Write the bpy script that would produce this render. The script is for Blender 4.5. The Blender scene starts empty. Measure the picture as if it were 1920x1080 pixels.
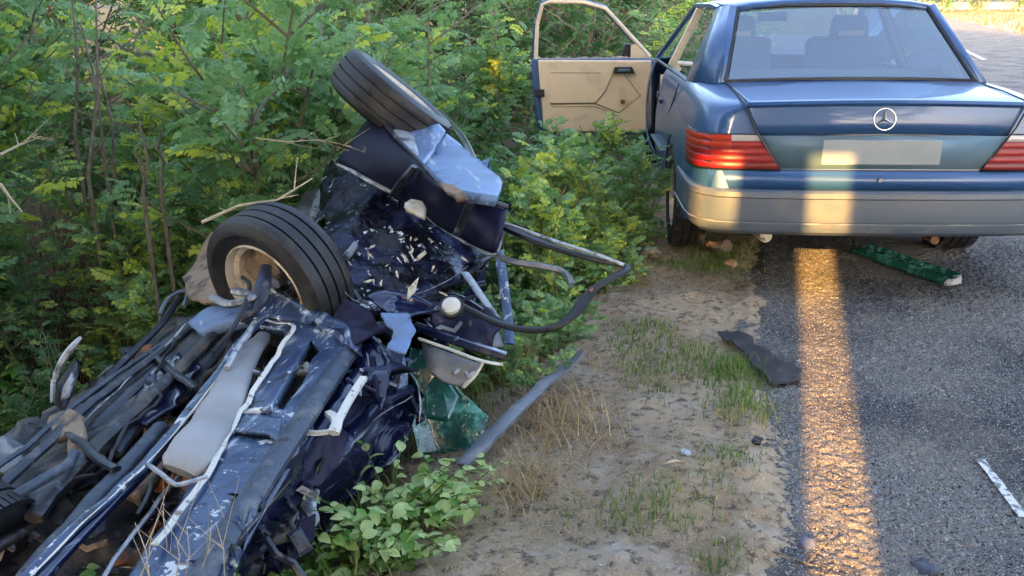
import bpy, bmesh, math, random
import numpy as np
from mathutils import Vector, Matrix, noise
rnd = random.Random(7)
RS = np.random.RandomState(11)
SC = bpy.context.scene
COL = SC.collection
R_ = math.radians

# ------------------------------------------------------------------ camera
CAM = Vector((-1.4254, -4.4063, 1.4036)); FPX = 1700.0
YAW, PITCH, ROLL = -0.0757, 0.3031, -0.0084
fwd = Vector((math.sin(YAW)*math.cos(PITCH), math.cos(YAW)*math.cos(PITCH), -math.sin(PITCH)))
r0 = Vector((math.cos(YAW), -math.sin(YAW), 0)); u0 = r0.cross(fwd)
rgt = r0*math.cos(ROLL)+u0*math.sin(ROLL); upv = -r0*math.sin(ROLL)+u0*math.cos(ROLL)
cd = bpy.data.cameras.new('camera'); cam = bpy.data.objects.new('camera', cd); COL.objects.link(cam)
cam.matrix_world = Matrix(((rgt.x, upv.x, -fwd.x, CAM.x), (rgt.y, upv.y, -fwd.y, CAM.y), (rgt.z, upv.z, -fwd.z, CAM.z), (0, 0, 0, 1)))
cd.sensor_width = 36; cd.lens = 36*FPX/1920; cd.clip_start = .05; cd.clip_end = 2000
SC.camera = cam
# ------------------------------------------------------------------ sky, sun, exposure
SUN_EL = 18.0; SUN_T = Vector((.2195, 1.0, -math.tan(R_(SUN_EL))*1.0238)).normalized()
w = bpy.data.worlds.new('World'); SC.world = w; w.use_nodes = True
nt = w.node_tree; bg = nt.nodes['Background']
sky = nt.nodes.new('ShaderNodeTexSky'); sky.sky_type = 'NISHITA'; sky.sun_disc = False
sky.sun_elevation = R_(SUN_EL); sky.sun_rotation = R_(192.4); sky.air_density = .7; sky.dust_density = 4.0; sky.ozone_density = .2
nt.links.new(sky.outputs[0], bg.inputs[0]); bg.inputs[1].default_value = .15
sl = bpy.data.lights.new('sun', 'SUN'); sl.energy = 3.2; sl.angle = R_(.55); sl.color = (1, .51, .13)
so = bpy.data.objects.new('sun', sl); COL.objects.link(so); so.rotation_euler = SUN_T.to_track_quat('-Z', 'Y').to_euler(); so.location = (-4, -20, 8)
vs = SC.view_settings; vs.view_transform = 'Standard'; vs.look = 'None'; vs.gamma = 1; vs.use_curve_mapping = False
vs.exposure = 3.22
SC.cycles.max_bounces = 6; SC.cycles.transparent_max_bounces = 8

# ------------------------------------------------------------------ helpers
def at(px, py, z):
    """the place on the level z that the photograph shows at a pixel"""
    d = fwd + rgt*((px-960)/FPX) + upv*((540-py)/FPX)
    return CAM + d*((z-CAM.z)/d.z)
def dp(px, py, t):
    return CAM + (fwd + rgt*((px-960)/FPX) + upv*((540-py)/FPX))*t
def tag(o, label=None, cat=None, group=None, kind=None):
    for k, v in (('label', label), ('category', cat), ('group', group), ('kind', kind)):
        if v: o[k] = v
    return o
def empty(name, loc, label=None, cat=None, group=None):
    o = bpy.data.objects.new(name, None); o.location = loc; o.empty_display_size = .1; COL.objects.link(o)
    return tag(o, label, cat, group)
class MB:
    def __init__(s): s.v = []; s.f = []; s.m = []
    def add(s, vs, fs, mi=0):
        n = len(s.v); s.v += [tuple(p) for p in vs]; s.f += [tuple(i+n for i in f) for f in fs]; s.m += [mi]*len(fs); return s
    def box(s, c, d, rot=None, mi=0, taper=1.0):
        c = Vector(c); hx, hy, hz = d[0]/2, d[1]/2, d[2]/2
        vs = []
        for z in (-1, 1):
            k = taper if z > 0 else 1
            for x, y in ((-1, -1), (1, -1), (1, 1), (-1, 1)):
                p = Vector((x*hx*k, y*hy*k, z*hz)); vs.append(c + (rot @ p if rot else p))
        return s.add(vs, [(3, 2, 1, 0), (4, 5, 6, 7), (0, 1, 5, 4), (1, 2, 6, 5), (2, 3, 7, 6), (3, 0, 4, 7)], mi)
    def tube(s, pts, r, n=8, flat=1.0, cap=True, mi=0, up=None):
        pts = [Vector(p) for p in pts]; rs = r if isinstance(r, (list, tuple)) else [r]*len(pts)
        vs = []; up = Vector(up) if up else Vector((.13, .21, 1))
        for i, p in enumerate(pts):
            t = (pts[min(i+1, len(pts)-1)]-pts[max(i-1, 0)]).normalized()
            a = t.cross(up)
            if a.length < 1e-3: a = t.cross(Vector((1, 0, 0)))
            a.normalize(); b = a.cross(t)
            for k in range(n):
                q = 2*math.pi*(k+.5)/n; vs.append(p + a*math.cos(q)*rs[i] + b*math.sin(q)*rs[i]*flat)
        fs = [(i*n+k, i*n+(k+1) % n, (i+1)*n+(k+1) % n, (i+1)*n+k) for i in range(len(pts)-1) for k in range(n)]
        if cap: fs += [tuple(reversed(range(n))), tuple((len(pts)-1)*n+k for k in range(n))]
        return s.add(vs, fs, mi)
    def lathe(s, prof, c, ax, n=40, mi=0, closed=False):
        """prof: (radius, offset along the axis)"""
        ax = Vector(ax).normalized(); a = ax.orthogonal().normalized(); b = ax.cross(a); c = Vector(c)
        vs = [c + ax*o + (a*math.cos(2*math.pi*k/n)+b*math.sin(2*math.pi*k/n))*r for r, o in prof for k in range(n)]
        m = len(prof); rng = m if closed else m-1
        return s.add(vs, [(i*n+k, i*n+(k+1) % n, ((i+1) % m)*n+(k+1) % n, ((i+1) % m)*n+k) for i in range(rng) for k in range(n)], mi)
    def grid(s, rows, mi=0):
        m = len(rows[0]); return s.add([p for r in rows for p in r], [(i*m+j, i*m+j+1, (i+1)*m+j+1, (i+1)*m+j) for i in range(len(rows)-1) for j in range(m-1)], mi)
    def build(s, name, mat, parent=None, smooth=True, angle=35, bevel=0, sub=0, solid=0, kind=None):
        me = bpy.data.meshes.new(name)
        off = parent_loc(parent)
        me.from_pydata([(p[0]-off[0], p[1]-off[1], p[2]-off[2]) for p in s.v], [], s.f)
        for m_ in (mat if isinstance(mat, (list, tuple)) else [mat]): me.materials.append(m_)
        me.polygons.foreach_set('material_index', s.m)
        bm = bmesh.new(); bm.from_mesh(me); bmesh.ops.recalc_face_normals(bm, faces=bm.faces); bm.to_mesh(me); bm.free()
        if smooth:
            me.polygons.foreach_set('use_smooth', [True]*len(me.polygons)); me.set_sharp_from_angle(angle=R_(angle))
        o = bpy.data.objects.new(name, me); COL.objects.link(o); o.parent = parent
        if solid: m = o.modifiers.new('s', 'SOLIDIFY'); m.thickness = solid; m.offset = 0
        if bevel: m = o.modifiers.new('b', 'BEVEL'); m.width = bevel; m.segments = 2; m.limit_method = 'ANGLE'; m.angle_limit = R_(40)
        if sub: m = o.modifiers.new('u', 'SUBSURF'); m.levels = m.render_levels = sub
        if kind: o['kind'] = kind
        return o
def parent_loc(p):
    v = Vector((0, 0, 0))
    while p is not None: v += p.location; p = p.parent
    return v
def rawmesh(name, V, F, mats, parent=None, var=None, smooth=False, kind=None, mi=None):
    """numpy arrays: V (n,3), F (m,4) or (m,3)"""
    off = np.array(parent_loc(parent))
    me = bpy.data.meshes.new(name); k = F.shape[1]
    me.vertices.add(len(V)); me.vertices.foreach_set('co', (V-off).astype(np.float32).ravel())
    me.loops.add(F.size); me.loops.foreach_set('vertex_index', F.astype(np.int32).ravel())
    me.polygons.add(len(F)); me.polygons.foreach_set('loop_start', np.arange(0, F.size, k, dtype=np.int32))
    if smooth: me.polygons.foreach_set('use_smooth', np.ones(len(F), bool))
    for m_ in (mats if isinstance(mats, (list, tuple)) else [mats]): me.materials.append(m_)
    if mi is not None: me.polygons.foreach_set('material_index', mi.astype(np.int32))
    if var is not None:
        a = me.attributes.new('var', 'FLOAT', 'POINT'); a.data.foreach_set('value', var.astype(np.float32))
    me.update(calc_edges=True); me.validate()
    o = bpy.data.objects.new(name, me); COL.objects.link(o); o.parent = parent
    if kind: o['kind'] = kind
    return o
def copy_tree(o, loc=None, rz=None, sc=None, label=None, cat=None, group=None, parent=None):
    c = o.copy(); COL.objects.link(c)
    if parent: c.parent = parent
    if loc is not None: c.location = loc
    if rz is not None: c.rotation_euler = (o.rotation_euler[0], o.rotation_euler[1], rz)
    if sc is not None: c.scale = sc if isinstance(sc, tuple) else (sc, sc, sc)
    for k in ('label', 'group'):
        if k in c and k in ('label', 'group') and not parent: del c[k]
    tag(c, label, cat, group)
    for ch in list(o.children): copy_tree(ch, parent=c)
    return c

# ------------------------------------------------------------------ materials
def mat(name, col, rough=.6, metal=0, spec=.5, coat=0, bump=None, mix=None, alpha=None, emit=None, scratch=None):
    """mix: list of (colour2, scale, low, high, detail[, rough2]); bump: list of (scale, distance)"""
    m = bpy.data.materials.new(name); m.use_nodes = True; t = m.node_tree; N = t.nodes; L = t.links
    b = N['Principled BSDF']; b.inputs['Roughness'].default_value = rough; b.inputs['Metallic'].default_value = metal
    b.inputs['Specular IOR Level'].default_value = spec; b.inputs['Coat Weight'].default_value = coat; b.inputs['Coat Roughness'].default_value = .06
    tc = N.new('ShaderNodeTexCoord'); geo = N.new('ShaderNodeNewGeometry')
    c = N.new('ShaderNodeRGB'); c.outputs[0].default_value = (*col, 1); cs = c.outputs[0]; rs = None
    for i, mm in enumerate(mix or []):
        n = N.new('ShaderNodeTexNoise'); n.inputs['Scale'].default_value = mm[1]; n.inputs['Detail'].default_value = mm[4]; n.inputs['Roughness'].default_value = .6
        mp = N.new('ShaderNodeMapping'); mp.inputs['Location'].default_value = (i*3.7+len(name), i*1.3, 5.1*i)
        L.new(geo.outputs['Position'], mp.inputs[0]); L.new(mp.outputs[0], n.inputs[0])
        r = N.new('ShaderNodeMapRange'); r.inputs[1].default_value = mm[2]; r.inputs[2].default_value = mm[3]; L.new(n.outputs[0], r.inputs[0])
        x = N.new('ShaderNodeMixRGB'); x.inputs[2].default_value = (*mm[0], 1); L.new(r.outputs[0], x.inputs[0]); L.new(cs, x.inputs[1]); cs = x.outputs[0]
        if len(mm) > 5:
            q = N.new('ShaderNodeMapRange'); L.new(r.outputs[0], q.inputs[0])
            if rs is None: q.inputs[3].default_value = rough
            else: L.new(rs, q.inputs[3])
            q.inputs[4].default_value = mm[5]; rs = q.outputs[0]
    for ang, sc_, lo, hi, c2 in (scratch or []):
        n = N.new('ShaderNodeTexNoise'); n.inputs['Scale'].default_value = sc_; n.inputs['Detail'].default_value = 5; n.inputs['Roughness'].default_value = .65
        mp = N.new('ShaderNodeMapping'); mp.vector_type = 'TEXTURE'; mp.inputs['Rotation'].default_value = (0, 0, R_(ang)); mp.inputs['Scale'].default_value = (1, 14, 1)
        L.new(geo.outputs['Position'], mp.inputs[0]); L.new(mp.outputs[0], n.inputs[0])
        r = N.new('ShaderNodeMapRange'); r.inputs[1].default_value = lo; r.inputs[2].default_value = hi; L.new(n.outputs[0], r.inputs[0])
        x = N.new('ShaderNodeMixRGB'); x.inputs[2].default_value = (*c2, 1); L.new(r.outputs[0], x.inputs[0]); L.new(cs, x.inputs[1]); cs = x.outputs[0]
    L.new(cs, b.inputs['Base Color'])
    if rs is not None: L.new(rs, b.inputs['Roughness'])
    prev = None
    for sc_, ds in (bump or []):
        n = N.new('ShaderNodeTexNoise'); n.inputs['Scale'].default_value = sc_; n.inputs['Detail'].default_value = 4; L.new(geo.outputs['Position'], n.inputs[0])
        bp = N.new('ShaderNodeBump'); bp.inputs['Distance'].default_value = ds; bp.inputs['Strength'].default_value = 1; L.new(n.outputs[0], bp.inputs['Height'])
        if prev: L.new(prev, bp.inputs['Normal'])
        prev = bp.outputs[0]
    if prev: L.new(prev, b.inputs['Normal'])
    if alpha is not None:
        b.inputs['Alpha'].default_value = alpha
    return m
def glassmat(name, tint, gl=.2, rough=.02, dirt=.06):
    m = bpy.data.materials.new(name); m.use_nodes = True; t = m.node_tree; N = t.nodes; L = t.links; N.clear()
    o = N.new('ShaderNodeOutputMaterial'); tr = N.new('ShaderNodeBsdfTransparent'); tr.inputs[0].default_value = (*tint, 1)
    g = N.new('ShaderNodeBsdfGlossy'); g.inputs['Roughness'].default_value = rough; g.inputs[0].default_value = (.9, .95, 1, 1)
    df = N.new('ShaderNodeBsdfDiffuse'); df.inputs[0].default_value = (.35, .36, .36, 1)
    fr = N.new('ShaderNodeLayerWeight'); fr.inputs[0].default_value = .5; pw = N.new('ShaderNodeMath'); pw.operation = 'POWER'; pw.inputs[1].default_value = 3.5; L.new(fr.outputs['Facing'], pw.inputs[0])
    ad = N.new('ShaderNodeMath'); ad.operation = 'ADD'; ad.inputs[1].default_value = gl+.05; ad.use_clamp = True; L.new(pw.outputs[0], ad.inputs[0])
    x = N.new('ShaderNodeMixShader'); L.new(ad.outputs[0], x.inputs[0]); L.new(tr.outputs[0], x.inputs[1]); L.new(g.outputs[0], x.inputs[2])
    n = N.new('ShaderNodeTexNoise'); n.inputs['Scale'].default_value = 3; n.inputs['Detail'].default_value = 6
    r = N.new('ShaderNodeMapRange'); r.inputs[1].default_value = .3; r.inputs[2].default_value = .8; r.inputs[3].default_value = dirt*.3; r.inputs[4].default_value = dirt*2.2
    gm = N.new('ShaderNodeNewGeometry'); L.new(gm.outputs['Position'], n.inputs[0]); L.new(n.outputs[0], r.inputs[0])
    y = N.new('ShaderNodeMixShader'); L.new(r.outputs[0], y.inputs[0]); L.new(x.outputs[0], y.inputs[1]); L.new(df.outputs[0], y.inputs[2]); L.new(y.outputs[0], o.inputs[0])
    return m
def leafmat(name, c0, c1, c2, trans=.35, rough=.45):
    """three kinds of leaf colour picked by the per-leaf attribute var"""
    m = bpy.data.materials.new(name); m.use_nodes = True; t = m.node_tree; N = t.nodes; L = t.links
    b = N['Principled BSDF']; b.inputs['Roughness'].default_value = rough; b.inputs['Specular IOR Level'].default_value = .35
    a = N.new('ShaderNodeAttribute'); a.attribute_name = 'var'; oi = N.new('ShaderNodeObjectInfo')
    ad = N.new('ShaderNodeMath'); ad.operation = 'MULTIPLY_ADD'; ad.inputs[1].default_value = .22; L.new(oi.outputs['Random'], ad.inputs[0])
    L.new(a.outputs['Fac'], ad.inputs[2])
    cr = N.new('ShaderNodeValToRGB'); e = cr.color_ramp.elements; e[0].position = .05; e[0].color = (*c0, 1); e[1].position = 1; e[1].color = (*c2, 1)
    k = e.new(.94); k.color = (*c1, 1); L.new(ad.outputs[0], cr.inputs[0]); L.new(cr.outputs[0], b.inputs['Base Color'])
    tl = N.new('ShaderNodeBsdfTranslucent'); g = N.new('ShaderNodeMixRGB'); g.blend_type = 'MULTIPLY'; g.inputs[0].default_value = 1; g.inputs[2].default_value = (1.3, 1.4, .85, 1)
    L.new(cr.outputs[0], g.inputs[1]); L.new(g.outputs[0], tl.inputs[0])
    x = N.new('ShaderNodeMixShader'); x.inputs[0].default_value = trans; L.new(b.outputs[0], x.inputs[1]); L.new(tl.outputs[0], x.inputs[2])
    L.new(x.outputs[0], N['Material Output'].inputs[0]); return m
M = {}
M['paint'] = mat('blue_paint', (.022, .075, .20), .38, .15, .5, .45, mix=[((.08, .10, .11), 2.2, .6, .9, 6, .5)])
M['navymat'] = mat('dark_navy_paint', (.007, .007, .028), .5, 0, .25, 0, mix=[((.10, .09, .08), 12, .64, .72, 7, .7)])
M['panel'] = mat('dusty_panel', (.10, .19, .27), .35, .1, .5, .3, mix=[((.16, .2, .22), 7, .4, .8, 5, .6)])
M['bumper'] = mat('bumper_plastic', (.058, .080, .112), .42, 0, .5, 0, mix=[((.13, .13, .125), 5, .45, .8, 6, .6), ((.04, .04, .04), 60, .70, .74, 2)])
M['chrome'] = mat('chrome', (.5, .5, .52), .22, 1)
M['black'] = mat('black_rubber', (.012, .012, .014), .5)
M['blackgloss'] = mat('black_gloss', (.01, .01, .014), .2, 0, .5, .3)
M['tyre'] = mat('tyre_rubber', (.011, .011, .013), .5, bump=[(90, .002)], mix=[((.07, .065, .055), 9, .52, .8, 6, .85)])
M['beige'] = mat('beige_trim', (.70, .54, .35), .6, bump=[(300, .0006)], mix=[((.40, .30, .18), 6, .55, .85, 5)])
M['interior'] = mat('interior_cloth', (.09, .13, .16), .8)
M['red'] = mat('red_lens', (.24, .005, .006), .4, 0, .4, .1)
M['darkred'] = mat('dark_red_lens', (.15, .004, .006), .4, 0, .4, .1)
M['orange'] = mat('orange_lens', (.42, .03, .008), .4, 0, .4, .1)
M['clear'] = mat('clear_lens', (.40, .36, .34), .2, 0, .6, .6)
M['plate'] = mat('plate_blank', (.27, .30, .31), .55, mix=[((.22, .25, .27), 4, .4, .7, 2)])
M['glass'] = glassmat('car_glass', (.58, .72, .78), .20, dirt=.03)
M['sideglass'] = glassmat('side_glass', (.3, .4, .4), .35)
M['rim'] = mat('rim_steel', (.60, .53, .42), .45, .1, mix=[((.28, .13, .06), 14, .5, .68, 6, .8), ((.06, .05, .045), 25, .6, .7, 5)])
M['alloy'] = mat('hub_metal', (.3, .3, .31), .4, .7)
M['navy'] = mat('navy_paint', (.005, .008, .038), .26, .1, .4, .5, mix=[((.06, .06, .07), 9, .62, .72, 6, .6)], scratch=[(-20, 22, .62, .68, (.16, .18, .24))])
M['sill'] = mat('chipped_blue_paint', (.048, .082, .155), .36, .15, .5, .3, mix=[((.022, .045, .11), 6, .4, .62, 5), ((.035, .04, .05), 20, .58, .63, 6, .7), ((.60, .63, .62), 14, .615, .635, 9, .6), ((.55, .6, .62), 60, .66, .7, 3, .7)], scratch=[(-14, 26, .57, .64, (.38, .42, .46)), (-28, 34, .61, .66, (.02, .03, .05))], bump=[(22, .004)])
M['under'] = mat('underseal', (.018, .019, .023), .42, .1, mix=[((.17, .14, .11), 7, .5, .7, 8, .9), ((.09, .10, .12), 30, .55, .65, 5)], bump=[(60, .004)])
M['rust'] = mat('rusty_metal', (.24, .09, .035), .8, mix=[((.06, .05, .05), 14, .5, .6, 6)])
M['mud'] = mat('mud', (.27, .20, .14), .9, bump=[(50, .01)], mix=[((.08, .07, .06), 12, .5, .65, 6)])
M['rail'] = mat('dark_rail', (.028, .031, .045), .35, .3, mix=[((.16, .15, .15), 18, .55, .68, 6, .8)])
M['railblue'] = mat('slate_rail', (.04, .055, .08), .5, .1, mix=[((.15, .16, .17), 12, .5, .68, 8, .85), ((.02, .02, .02), 30, .58, .66, 5)], bump=[(40, .004)])
M['lightblue'] = mat('pale_blue_sheen', (.13, .21, .37), .45, .0, .5, .05, scratch=[(-35, 20, .58, .68, (.05, .07, .12)), (20, 30, .60, .66, (.35, .4, .45))], mix=[((.10, .15, .25), 4, .45, .7, 5), ((.08, .08, .09), 25, .64, .69, 5)])  # sky's reflection on the up-facing panels is put into this pale blue
M['silver'] = mat('scraped_silver', (.36, .38, .40), .45, .3, mix=[((.1, .1, .11), 20, .5, .62, 5)])
M['cream'] = mat('cream_metal', (.62, .60, .52), .55, 0, mix=[((.2, .16, .12), 30, .58, .66, 6)])
M['splash'] = mat('black_with_white_splashes', (.004, .004, .009), .28, 0, .3, 0, mix=[((.02, .025, .07), 8, .5, .62, 5), ((.7, .76, .8), 8.5, .635, .655, 7, .5), ((.5, .55, .6), 34, .66, .68, 4, .5)], bump=[(9, .03)])
M['blur_fill'] = mat('blur_filler', (.33, .33, .335), .6, .1, mix=[((.22, .215, .21), 3, .35, .65, 3), ((.46, .43, .42), 2.2, .5, .75, 2)])
M['greenglass'] = mat('crazed_green_glass', (.012, .10, .085), .08, 0, .7, .8, mix=[((.08, .30, .26), 12, .52, .62, 8, .3), ((.5, .68, .66), 30, .64, .68, 8)], bump=[(60, .005)])
M['greenplastic'] = mat('green_plastic', (.012, .075, .045), .25, 0, .6, .4, mix=[((.04, .16, .12), 20, .5, .7, 6)])
M['greytrim'] = mat('grey_trim', (.13, .145, .17), .4, .2, mix=[((.28, .28, .27), 9, .5, .75, 6, .7)])
M['mat'] = mat('black_mat', (.022, .021, .022), .65, bump=[(160, .003)], mix=[((.1, .09, .075), 14, .55, .75, 6)])
M['asphalt'] = mat('asphalt', (.160, .150, .138), .75, mix=[((.075, .073, .078), 1.6, .45, .60, 7), ((.38, .37, .34), 170, .57, .63, 2), ((.035, .035, .037), 120, .57, .62, 2), ((.22, .19, .15), 1.1, .55, .8, 6)], bump=[(170, .004)], spec=.05)
M['line'] = mat('road_paint', (.6, .6, .58), .6, mix=[((.13, .13, .12), 45, .46, .56, 7)])
M['bark'] = mat('bark', (.13, .10, .07), .9, mix=[((.22, .19, .15), 20, .4, .7, 4)])
M['deadwood'] = mat('dead_wood', (.42, .34, .22), .85)
M['leaf'] = leafmat('locust_leaf', (.07, .17, .065), (.22, .37, .17), (.52, .58, .10))
M['leafdark'] = leafmat('dark_leaf', (.045, .12, .045), (.115, .22, .08), (.28, .34, .08))
M['broad'] = leafmat('broad_leaf', (.04, .125, .025), (.16, .33, .06), (.46, .56, .24), .35, .38)
M['grass'] = leafmat('grass_blade', (.06, .14, .025), (.14, .22, .04), (.36, .30, .12), .3, .55)
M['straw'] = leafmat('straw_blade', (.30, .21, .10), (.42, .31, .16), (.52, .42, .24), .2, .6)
M['soil'] = None
def soil():
    m = bpy.data.materials.new('dry_soil'); m.use_nodes = True; t = m.node_tree; N = t.nodes; L = t.links; b = N['Principled BSDF']; b.inputs['Roughness'].default_value = .95
    b.inputs['Specular IOR Level'].default_value = .2
    g = N.new('ShaderNodeNewGeometry')
    def nz(sc_, det, lo, hi):
        n = N.new('ShaderNodeTexNoise'); n.inputs['Scale'].default_value = sc_; n.inputs['Detail'].default_value = det; L.new(g.outputs['Position'], n.inputs[0])
        r = N.new('ShaderNodeMapRange'); r.inputs[1].default_value = lo; r.inputs[2].default_value = hi; L.new(n.outputs[0], r.inputs[0]); return r.outputs[0], n.outputs[0]
    def mx(f, a, col):
        x = N.new('ShaderNodeMixRGB'); L.new(f, x.inputs[0])
        if isinstance(a, tuple): x.inputs[1].default_value = (*a, 1)
        else: L.new(a, x.inputs[1])
        x.inputs[2].default_value = (*col, 1); return x.outputs[0]
    c = mx(nz(1.9, 8, .42, .58)[0], (.37, .285, .19), (.25, .19, .125))
    c = mx(nz(5, 6, .52, .75)[0], c, (.36, .31, .25))
    c = mx(nz(28, 5, .52, .66)[0], c, (.12, .09, .065))
    c = mx(nz(110, 3, .58, .66)[0], c, (.36, .30, .22))
    a = N.new('ShaderNodeAttribute'); a.attribute_name = 'var'
    c2 = mx(nz(12, 5, .4, .65)[0], (.035, .045, .02), (.07, .055, .03))
    x = N.new('ShaderNodeMixRGB'); L.new(a.outputs['Fac'], x.inputs[0]); L.new(c, x.inputs[1]); L.new(c2, x.inputs[2]); L.new(x.outputs[0], b.inputs['Base Color'])
    bp = N.new('ShaderNodeBump'); bp.inputs['Distance'].default_value = .006; L.new(nz(120, 5, 0, 1)[1], bp.inputs['Height']); L.new(bp.outputs[0], b.inputs['Normal'])
    return m
M['soil'] = soil()

# ------------------------------------------------------------------ ground and road
def edge(y): return -.42 + .19*y + .11*max(0., y-2) if not isinstance(y, np.ndarray) else -.42 + .19*y + .11*np.maximum(0, y-2)
def vnoise(x, y, sc_, seed=0):
    """value noise on numpy arrays"""
    x = x*sc_+seed*17.3; y = y*sc_+seed*9.1; xi = np.floor(x).astype(np.int64); yi = np.floor(y).astype(np.int64); fx = x-xi; fy = y-yi
    fx = fx*fx*(3-2*fx); fy = fy*fy*(3-2*fy)
    def h(a, b):
        n = (a*374761393 + b*668265263 + seed*1442695) & 0x7fffffff; n = ((n ^ (n >> 13))*1274126177) & 0x7fffffff
        return ((n ^ (n >> 16)) & 0xffff)/65535.
    return (h(xi, yi)*(1-fx)+h(xi+1, yi)*fx)*(1-fy)+(h(xi, yi+1)*(1-fx)+h(xi+1, yi+1)*fx)*fy
SK = np.array([-400, -6.9, -6.6, -6.3, .02, .16, .5, .95, 1.2, 1.5, 2.0, 2.6, 3.6, 4.6, 6, 10, 40, 400.])
ZK = np.array([0, 0., -.02, -.05, -.022, .000, -.015, -.06, -.14, -.30, -.62, -.72, -.68, -.35, -.1, .3, 1.0, 1.])
def gz_arr(x, y, fine=True):
    s = edge(y)-x; w_ = (vnoise(x, y, 1.1, 3)-.5)*.25
    z = np.interp(s+w_*np.clip((s-.8)*2, 0, 1), SK, ZK)
    rough = np.clip((s+.02)/.15, 0, 1)*1.0
    z = z + rough*((vnoise(x, y, 3, 1)-.5)*.05+(vnoise(x, y, 9, 2)-.5)*.02)
    z = z + np.clip((-1.1-y)/.5, 0, 1)*np.interp(s, [-.14, -.04, .12, .22], [0, .020, .016, 0])
    if fine: z = z + rough*((vnoise(x, y, 28, 4)-.5)*.012+(vnoise(x, y, 70, 5)-.5)*.007) + np.clip(1-abs(s-.14)/.16, 0, 1)*((vnoise(x, y, 11, 6)-.45)*.03+(vnoise(x, y, 34, 7)-.5)*.02)
    return z
def gz(x, y): return float(gz_arr(np.array([float(x)]), np.array([float(y)]), False)[0])
def spread(a, b, st, lo, hi, k=1.25):
    l = [a]; d = st
    while l[-1] > lo: l.append(l[-1]-d); d *= k
    m = list(np.arange(a+st, b, st)); h = [b]; d = st
    while h[-1] < hi: h.append(h[-1]+d); d *= k
    return np.array(sorted(l)+m+h)
def sheet(name, S, Y, zf, mt, varf=None):
    s, y = np.meshgrid(S, Y); x = edge(y)-s; z = zf(x, y, s)
    V = np.stack([x, y, z], -1).reshape(-1, 3); n, m = s.shape; i = np.arange(n*m).reshape(n, m)
    F = np.stack([i[:-1, :-1], i[1:, :-1], i[1:, 1:], i[:-1, 1:]], -1).reshape(-1, 4)
    o = rawmesh(name, V, F, mt, var=(varf(x, y, s).ravel() if varf else None), smooth=True, kind='structure')
    return o
def gvar(x, y, s):
    v = np.clip((s-1.15+ (vnoise(x, y, 4, 8)-.5)*.7 - .25*np.clip(-y-.5, -1, 1))*2.2, 0, 1)
    v = np.maximum(v, np.clip((-6.9-s)*.2, 0, 0)); return v
sheet('ground', spread(-.15, 2.3, .016, -300, 400), spread(-2.9, 2.4, .016, -60, 900), lambda x, y, s: gz_arr(x, y), M['soil'], gvar)
def road_z(x, y, s):
    near = np.clip(1-(-s-1.5), 0, 1)*np.clip((1.6-y)*2, 0, 1)
    z = near*((vnoise(x, y, 75, 11)-.5)*.011+(vnoise(x, y, 140, 12)-.5)*.010) + (vnoise(x, y, 1.3, 13)-.5)*.008
    e_ = np.clip(1-(.18-s)/.12, 0, 1); return z - e_*.03*vnoise(x, y, 12, 14)
sheet('road', spread(-1.75, .19, .0085, -6.4, .18, 1.3), spread(-2.8, 1.3, .0085, -60, 900), road_z, M['asphalt'])
# verge beyond the road: dry grass in the sun
def marking(name, pts, wd):
    mb = MB(); a, b = Vector(pts[0]), Vector(pts[1]); t = (b-a).normalized(); n = Vector((-t.y, t.x, 0))*wd/2
    L_ = 14; rows = []
    for i in range(L_+1):
        p = a.lerp(b, i/L_); k = 1+(rnd.random()-.5)*.25
        rows.append([(p+n*k*q) + Vector((0, 0, .0)) for q in (-1, -.3, .3, 1)])
    rows = [[Vector((p.x, p.y, p.z)) for p in r] for r in rows]
    return mb.grid(rows).build(name, M['line'], kind='structure')
marking('road_marking', ((8.45, 19.3, .014), (10.0, 24.6, .014)), .13)
marking('road_marking', ((10.0+3.2, 24.6+10.4, .014), (10+4.9, 24.6+16, .014)), .13)
marking('road_marking', ((-.135, -1.70, .006), (-.155, -2.05, .006)), .028)

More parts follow.
